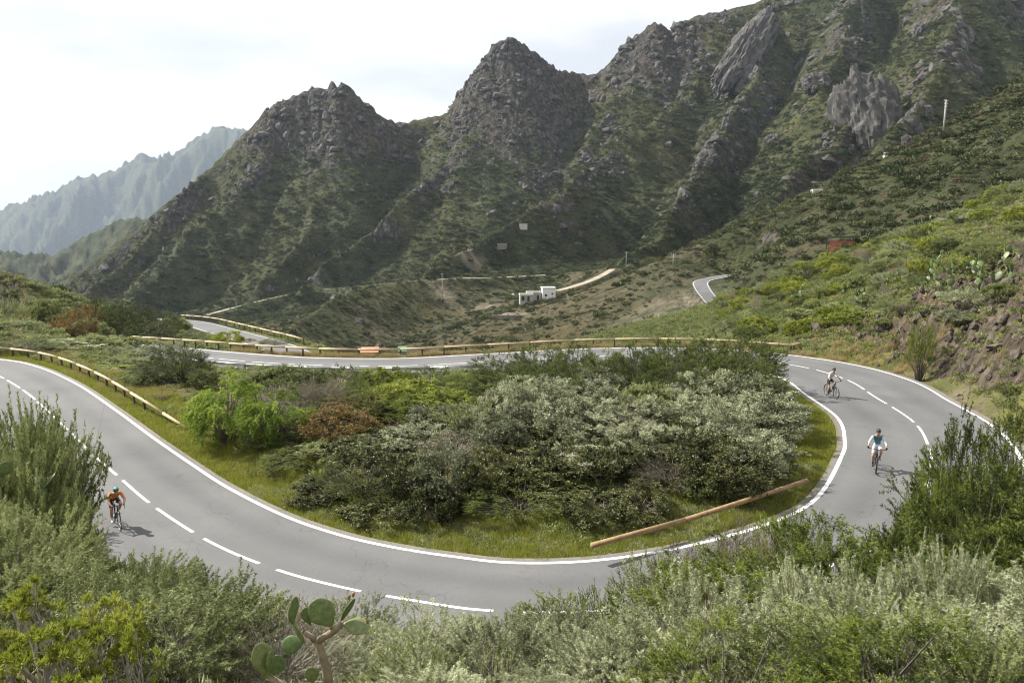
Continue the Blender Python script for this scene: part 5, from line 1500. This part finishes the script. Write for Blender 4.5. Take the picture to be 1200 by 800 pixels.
def bicycle(loc, heading, col, label, mtb):
    """x forward, z up, origin on the ground under the bottom bracket"""
    root = empty('bicycle', tuple(loc), heading)
    R_ = .345; tw = .026 if mtb else .014
    ax_r, ax_f = np.array([-.44, 0, R_]), np.array([.62, 0, R_])
    bb = np.array([0, 0, .29]); seat = np.array([-.20, 0, .92]); ht = np.array([.44, 0, .86]); hb = np.array([.47, 0, .72])
    fm = frame_mat('bike_frame', col)
    mb = MB()
    for a, b, r_ in ((bb, ht * .4 + hb * .6, .022), (bb, seat - [0, 0, .08], .017), (ht, seat * .82 + bb * .18, .019), (ht + [-.01, 0, .03], hb, .023)):
        mb.tube(np.array([a, (a + b) / 2, b]), r_, 8)
    for s in (-1, 1):
        o_ = np.array([0, .055 * s, 0])
        mb.tube(np.array([bb + o_ * .6, (bb + ax_r) / 2 + o_, ax_r + o_]), .011, 6)
        mb.tube(np.array([seat * .8 + bb * .2 + o_ * .3, (seat * .8 + bb * .2 + ax_r) / 2 + o_, ax_r + o_]), .009, 6)
    mb.build('frame', fm, root, True)
    mb = MB()
    for s in (-1, 1):
        o_ = np.array([0, .055 * s, 0]); mb.tube(np.array([hb, hb + o_ + [.01, 0, -.06], (hb + ax_f) / 2 + o_ + [-.01, 0, 0], ax_f + o_]), np.array([.018, .017, .015, .011]), 6)
    mb.build('fork', M_blk if mtb else fm, root, True)
    for axp in (ax_r, ax_f):
        w = bpy.data.objects.new('wheel', mesh_np('hub', *tube(np.array([[0, -.06, 0], [0, 0, 0], [0, .06, 0]]), .022, 10), [M_rim])); link(w, root); w.location = axp
        mobj('tyre', *torus(R_ - tw, tw), M_tyre, w, smooth=True); mobj('rim', *torus(R_ - 2.4 * tw - .005, .010), M_rim, w, smooth=True)
        sp = MB()
        for k in range(20):
            a = k * math.pi / 10; sp.tube(np.array([[0.02 * math.cos(a + .5), .03 * (-1) ** k, .02 * math.sin(a + .5)], [(R_ - .05) * math.cos(a), 0, (R_ - .05) * math.sin(a)]]), .0022, 3)
        sp.build('spokes', M_rim, w)
    mb = MB(); mb.tube(np.array([[-.34, 0, .945], [-.27, 0, .955], [-.17, 0, .945], [-.08, 0, .94]]), np.array([.05, .075, .04, .02]) * .9, 10)
    V = mb.V[0]; V[:, 2] = .945 + (V[:, 2] - .945) * .38
    mb.build('saddle', M_blk, root, True)
    mb = MB(); mb.tube(np.array([seat - [0, 0, .12], seat + [-.01, 0, .02]]), .014, 8); mb.build('seat_post', M_blk, root)
    mb = MB()
    if mtb:
        mb.tube(np.array([ht + [0, 0, .03], ht + [.03, 0, .10], [.50, 0, 1.0]]), .016, 8)
        mb.tube(np.array([[.46, -.35, 1.02], [.49, -.12, 1.01], [.50, 0, 1.0], [.49, .12, 1.01], [.46, .35, 1.02]]), .014, 8)
    else:
        mb.tube(np.array([ht + [0, 0, .03], [.50, 0, .93], [.53, 0, .93]]), .016, 8)
        for s in (-1, 1):
            mb.tube(np.array([[.53, 0, .93], [.53, .18 * s, .93], [.60, .20 * s, .93], [.64, .20 * s, .90], [.62, .20 * s, .82], [.52, .21 * s, .80]]), .013, 8)
    mb.build('handlebar', M_blk, root, True)
    cr = mobj('chainring', *torus(.085, .008, 24, 6), M_blk, root); cr.location = (bb[0], -.045, bb[2])
    for s, z in ((-1, -1), (1, 1)):
        mb = MB(); c0 = bb + [0, .06 * s, 0]; c1 = bb + [.03 * z, .085 * s, .165 * z]
        mb.tube(np.array([c0, c1]), .012, 6); mb.box(c1 + [0, .05 * s, 0], (.09, .09, .02)); mb.build('crank', M_rim, root)
    return tag(root, label, 'bicycle')

def capsule_body(J, bones, name, mats, parent, sub=1):
    """one continuous skinned surface over the joints J with a radius for each, split into clothing colours"""
    keys = list(J); idx = {k: i for i, k in enumerate(keys)}
    me = bpy.data.meshes.new(name + '_rig')
    me.from_pydata([tuple(J[k][0]) for k in keys], [(idx[a], idx[b]) for a, b, *_ in bones], [])
    ob = link(bpy.data.objects.new(name + '_rig', me))
    md = ob.modifiers.new('skin', 'SKIN'); md.use_smooth_shade = True
    for i, k in enumerate(keys):
        r_ = J[k][1]; r_ = (r_, r_) if np.isscalar(r_) else r_
        me.skin_vertices[0].data[i].radius = r_
        me.skin_vertices[0].data[i].use_root = (k == 'pelvis')
    sb = ob.modifiers.new('sub', 'SUBSURF'); sb.levels = 2; sb.render_levels = 2
    dg = bpy.context.evaluated_depsgraph_get(); dg.update()
    m2 = bpy.data.meshes.new_from_object(ob.evaluated_get(dg))
    bpy.data.objects.remove(ob); bpy.data.meshes.remove(me)
    m2.materials.clear()
    for m in mats: m2.materials.append(m)
    n = len(m2.polygons); C = np.zeros(n * 3); m2.polygons.foreach_get('center', C); C = C.reshape(-1, 3)
    best = np.full(n, 1e9); mi = np.zeros(n, int)
    for a, b, m_a, m_b, split in bones:
        A, B = np.array(J[a][0]), np.array(J[b][0]); d = B - A
        t = np.clip(((C - A) @ d) / (d @ d + 1e-9), 0, 1); dist = np.linalg.norm(C - A - t[:, None] * d, axis=1)
        w = dist < best; best = np.where(w, dist, best); mi = np.where(w, np.where(t < split, m_a, m_b), mi)
    m2.polygons.foreach_set('material_index', mi.astype(np.int32)); m2.polygons.foreach_set('use_smooth', np.ones(n, bool)); m2.update()
    o = bpy.data.objects.new(name, m2)
    return link(o, parent)

def ik(a, c, l1, l2, pole_):
    a, c = np.array(a, float), np.array(c, float); d = c - a; L_ = min(np.linalg.norm(d), (l1 + l2) * .995); u = d / np.linalg.norm(d)
    x = (l1 ** 2 - l2 ** 2 + L_ ** 2) / (2 * L_); h = math.sqrt(max(l1 ** 2 - x * x, 0)); p = np.array(pole_, float); p = unit(p - (p @ u) * u)
    return a + u * x + p * h

def rider(loc, heading, mtb, jersey, sleeve, shorts, helmet, sock, shoe, label, pack=None):
    root = empty('person', tuple(loc), heading)
    mats = [M_skin, jersey, sleeve, shorts, sock, shoe, M_blk]
    pel = np.array([-.20, 0, 1.02])
    if mtb: chest = np.array([.10, 0, 1.42]); neck = np.array([.17, 0, 1.53]); head = np.array([.25, 0, 1.65]); hy, hand = .34, np.array([.46, 0, 1.045])
    else: chest = np.array([.20, 0, 1.28]); neck = np.array([.32, 0, 1.35]); head = np.array([.43, 0, 1.43]); hy, hand = .20, np.array([.62, 0, .955])
    mid = (pel + chest) / 2 + np.array([-.03, 0, .05])
    J = {'pelvis': (pel, (.135, .12)), 'mid': (mid, (.13, .115)), 'chest': (chest, (.155, .125)), 'neck': (neck, .06), 'jaw': (head + [.015, 0, -.05], (.068, .072)), 'head': (head + [0, 0, .045], (.082, .09)), 'crown': (head + [-.01, 0, .095], (.055, .06))}
    B = [('pelvis', 'mid', 3, 1, .45), ('mid', 'chest', 1, 1, .5), ('chest', 'neck', 1, 0, .75), ('neck', 'jaw', 0, 0, .5), ('jaw', 'head', 0, 0, .5), ('head', 'crown', 0, 0, .5)]
    for s, n in ((-1, 'r'), (1, 'l')):
        sh = chest + np.array([.03, .18 * s, .03]); ha = hand + np.array([0, hy * s, 0]); el = ik(sh, ha, .29, .27, (-.2, s * 1.0, -.6))
        J['sh' + n] = (sh, .068); J['el' + n] = (el, .045); J['ha' + n] = (ha + unit(el - ha) * .05, .030)
        B += [('chest', 'sh' + n, 1, 1, .5), ('sh' + n, 'el' + n, 2, 2 if mtb else 0, .72), ('el' + n, 'ha' + n, 2 if mtb and sleeve is not jersey else 0, 0, .4)]
        z = -1 if s < 0 else 1
        ft = np.array([.03 * z - .06, .115 * s, .29 + .165 * z + .085]); hp = pel + np.array([.02, .10 * s, -.06]); kn = ik(hp, ft, .43, .43, (1, s * .15, .3))
        J['hp' + n] = (hp, .095); J['kn' + n] = (kn, .058); J['cf' + n] = (kn * .6 + ft * .4 + [-.015, 0, 0], .056); J['an' + n] = (ft, .036); J['to' + n] = (ft + [.17, 0.01 * s, -.05], (.030, .036))
        B += [('pelvis', 'hp' + n, 3, 3, .5), ('hp' + n, 'kn' + n, 3, 0, .72), ('kn' + n, 'cf' + n, 0, 0, .5), ('cf' + n, 'an' + n, 0, 4, .5), ('an' + n, 'to' + n, 5, 5, .3)]
    body = capsule_body(J, B, 'body', mats, root)
    # hands: palm, four curled fingers and a thumb closed round the bar
    for s, n in ((-1, 'r'), (1, 'l')):
        ha = hand + np.array([0, hy * s, 0]); mb = MB()
        out_ = np.array([0, s, 0]) if mtb else np.array([.9, 0, -.3])
        back = np.array([0, 0, 1.0]) if mtb else np.array([0, s * 1.0, .1]); fwd_ = np.array([1.0, 0, 0]) if mtb else np.array([0.2, 0, 1.0])
        fw = np.array([1.0, 0, 0]) if mtb else np.array([0, -s, 0.2])
        base = ha + np.array([-.015, 0, .02])
        mb.tube(np.array([J['ha' + n][0], base * .5 + J['ha' + n][0] * .5, base, base + np.array([.02, 0, .005])]), np.array([.028, .036, .042, .030]), 8)
        side = np.array([0, 1.0, 0]) if mtb else np.array([.8, 0, -.35])
        for f_ in range(4):
            b0_ = base + side * (f_ - 1.5) * .02; L_ = [.85, 1.0, .95, .75][f_]
            mb.tube(np.array([b0_ + [.01, 0, .012], b0_ + np.array([.045, 0, .008]) * L_, b0_ + np.array([.055, 0, -.025]) * L_, b0_ + np.array([.03, 0, -.045]) * L_]), np.array([.010, .010, .009, .007]), 6)
        tb = base - side * s * .035 if mtb else base - side * .03
        mb.tube(np.array([base, tb + [.01, 0, -.01], tb + [.03, 0, -.035]]), np.array([.013, .011, .008]), 6)
        mb.build('hand', M_blk if mtb else M_skin, body, True)
    # face
    hd = head + np.array([0, 0, .045])
    mb = MB(); mb.tube(np.array([hd + [.082, 0, .01], hd + [.103, 0, -.025], hd + [.088, 0, -.035]]), np.array([.008, .014, .010]), 6); mb.build('nose', M_skin, body, True)
    mb = MB(); mb.tube(np.array([hd + [.082, -.026, -.066], hd + [.092, 0, -.064], hd + [.082, .026, -.066]]), .006, 5); mb.build('mouth', simple_mat('lips', (.30, .12, .09), .5), body)
    for s in (-1, 1):
        mb = MB(); mb.tube(np.array([hd + [-.005, .083 * s, .02], hd + [-.012, .098 * s, .0], hd + [-.005, .085 * s, -.025]]), np.array([.010, .014, .008]), 6); mb.build('ear', M_skin, body, True)
    mb = MB(); mb.tube(np.array([hd + [.02, -.088, .012], hd + [.078, -.06, .008], hd + [.095, 0, .006], hd + [.078, .06, .008], hd + [.02, .088, .012]]), np.array([.005, .017, .019, .017, .005]), 6); mb.build('glasses', M_glass, root, True)
    # helmet: ribbed shell with a rim
    th = np.linspace(0, 2 * np.pi, 28, endpoint=False); el = np.linspace(.0, 1.0, 9) * math.pi / 2
    V = []
    for e_ in el:
        rr = math.cos(e_); rib = 1 + .045 * np.sign(np.sin(th * 5)) * (math.sin(e_ * 2))
        V.append(np.stack([.128 * rr * np.cos(th) * rib - .015, .100 * rr * np.sin(th) * rib, .105 * math.sin(e_) * np.ones_like(th) * rib + .022 + .03 * np.cos(th) * (1 - math.sin(e_))], 1))
    V = np.vstack(V) + hd; Fh = grid_faces(9, 28, True)
    hl = mobj('helmet', V, Fh, helmet, root, smooth=True)
    mb = MB()
    for s in (-1, 1): mb.tube(np.array([hd + [.01, .092 * s, .03], hd + [.015, .08 * s, -.05], hd + [.03, .0, -.115]]), .004, 4)
    mb.build('strap', M_blk, hl)
    if pack is not None:
        ax_ = unit(chest - pel); c = (mid + chest) / 2 - np.array([ax_[2], 0, -ax_[0]]) * .17
        mb = MB(); mb.tube(np.array([c - ax_ * .17, c - ax_ * .1, c + ax_ * .1, c + ax_ * .17]), np.array([.06, .11, .11, .06]), 10); mb.build('backpack', pack, root, True)
    return tag(root, label, 'person')

def lane_heading(p, sign):
    i = int(np.argmin(np.linalg.norm(CENT[:, :2] - p[:2], axis=1))); t = CENT[min(i + 3, NR - 1)] - CENT[i - 3]
    return math.atan2(sign * t[1], sign * t[0]), CENT[i, 2]
def ride(u, v, sign, mtb, col, bl, pl, turn=0.0, **kw):
    p = onz(u, v, -.3)
    for _ in range(3):
        hd, z = lane_heading(p, sign); p = onz(u, v, z + .004)
    hd += turn
    bicycle(p, hd, col, bl, mtb); rider(p, hd, mtb, label=pl, **kw)
J_or = simple_mat('orange_jersey', (.62, .20, .03), .7, var=.45, nscale=5); J_tl = simple_mat('teal_jersey', (.05, .17, .23), .7, var=.3, nscale=5); J_wh = simple_mat('white_jersey', (.66, .62, .60), .7, var=.08)
H_tl = simple_mat('teal_helmet', (.05, .19, .19), .35, var=.4, nscale=9); H_dk = simple_mat('dark_helmet', (.02, .025, .03), .35); S_wh = simple_mat('white_cloth', (.75, .75, .74), .7); S_lt = simple_mat('pale_blue_cloth', (.55, .62, .68), .7)
ride(136.5, 615.5, 1, False, (.03, .03, .035), 'black road bike with drop handlebar on the left-hand road', 'person crouched low over a road bike in an orange and yellow jersey', turn=-.12,
     jersey=J_or, sleeve=J_or, shorts=M_blk, helmet=H_tl, sock=S_wh, shoe=S_wh)
ride(1026, 550, -1, True, (.02, .02, .022), 'black mountain bike ridden head-on down the inner lane of the bend', 'person in a teal jersey with pale sleeves riding a mountain bike head-on', turn=.12,
     jersey=J_tl, sleeve=S_lt, shorts=S_lt, helmet=H_dk, sock=M_blk, shoe=M_blk)
ride(973, 464.5, -1, True, (.025, .025, .03), 'dark mountain bike seen at an angle where the road leaves the thicket', 'person in a white jersey and black shorts riding a mountain bike', turn=.25,
     jersey=J_wh, sleeve=J_wh, shorts=M_blk, helmet=H_dk, sock=M_blk, shoe=M_blk)
# ------------------------------------------------------------------ labels that say which plant: counted outwards from things one can find
bpy.context.view_layer.update()
MARKS = {
    'in the thicket inside the bend': [('the brown log rail', np.array([P4[0][:2], P4[2][:2], P4[-1][:2]])), ('the weeping trees', np.array([at(262, 432, 35.5)[:2], at(318, 446, 35)[:2]])), ('the steel guard rail', ing[int(NR * .74)::6][:14, :2]), ('the white-jerseyed rider', onz(973, 464, .5)[None, :2])],
    'behind the timber rail on the left': [('the sloping rail end', P1[-1][None, :2]), ('the lower road', FAR_A[::8, :2])],
    'on the bank below the viewpoint': [('the large prickly pear', F0[None, :2]), ('the orange-jerseyed rider', onz(137, 616, -.5)[None, :2]), ('the teal-jerseyed rider', onz(1026, 550, .4)[None, :2]), ('the brown log rail', P4[:1, :2])],
    'beside the road below the right-hand bend': [('the teal-jerseyed rider', onz(1026, 550, .4)[None, :2]), ('the brown log rail', P4[:, :2])],
    'on the steep bank beside the left-hand road': [('the orange-jerseyed rider', onz(137, 616, -.5)[None, :2])],
    'on the sunlit slope above the right-hand bend': [('the red hut', RED_HUT[None, :2]), ('the white-jerseyed rider', onz(973, 464, .5)[None, :2]), ('the long rail end', RAIL_END[None, :2]), ('the opposite road', FAR_B[::8, :2]), ('the rocky cutting', np.array([[35., 46.], [36., 52.], [34., 58.]]))],
    'standing proud of its neighbours': [('the large prickly pear', F0[None, :2]), ('the teal-jerseyed rider', onz(1026, 550, .4)[None, :2])],
    'on the left bank': [('the large prickly pear', F0[None, :2])],
}
ORD = ['nearest to', 'second nearest', 'third nearest', 'fourth nearest', 'fifth nearest', 'sixth nearest', 'seventh nearest', 'eighth nearest']
from collections import defaultdict
_by = defaultdict(list)
for o in list(scene.objects):
    if o.parent is None and o.get('group') and o.get('label'): _by[(o['group'], o['label'])].append(o)
for (g_, l_), obs in _by.items():
    if len(obs) < 2: continue
    for where, marks in MARKS.items():
        if not l_.endswith(where): continue
        head_ = l_[:-len(where)].strip()
        short = where.replace(' inside the bend', '').replace(' below the viewpoint', '').replace(' above the right-hand bend', '').replace('beside the road below the right-hand bend', 'beside the right-hand road')
        best = {}
        for nm, pts_ in marks:                       # the true rank of every plant of this kind, counted from this mark
            rank = sorted(obs, key=lambda o: float(np.min(np.hypot(pts_[:, 0] - o.location.x, pts_[:, 1] - o.location.y))))
            for k, o in enumerate(rank[:len(ORD)]):
                lab = head_ + ' ' + short + ', ' + ORD[k] + ' ' + nm
                if len(lab.split()) <= 16 and (o.name not in best or k < best[o.name][0]): best[o.name] = (k, lab, o)
        for k, lab, o in best.values(): o['label'] = lab
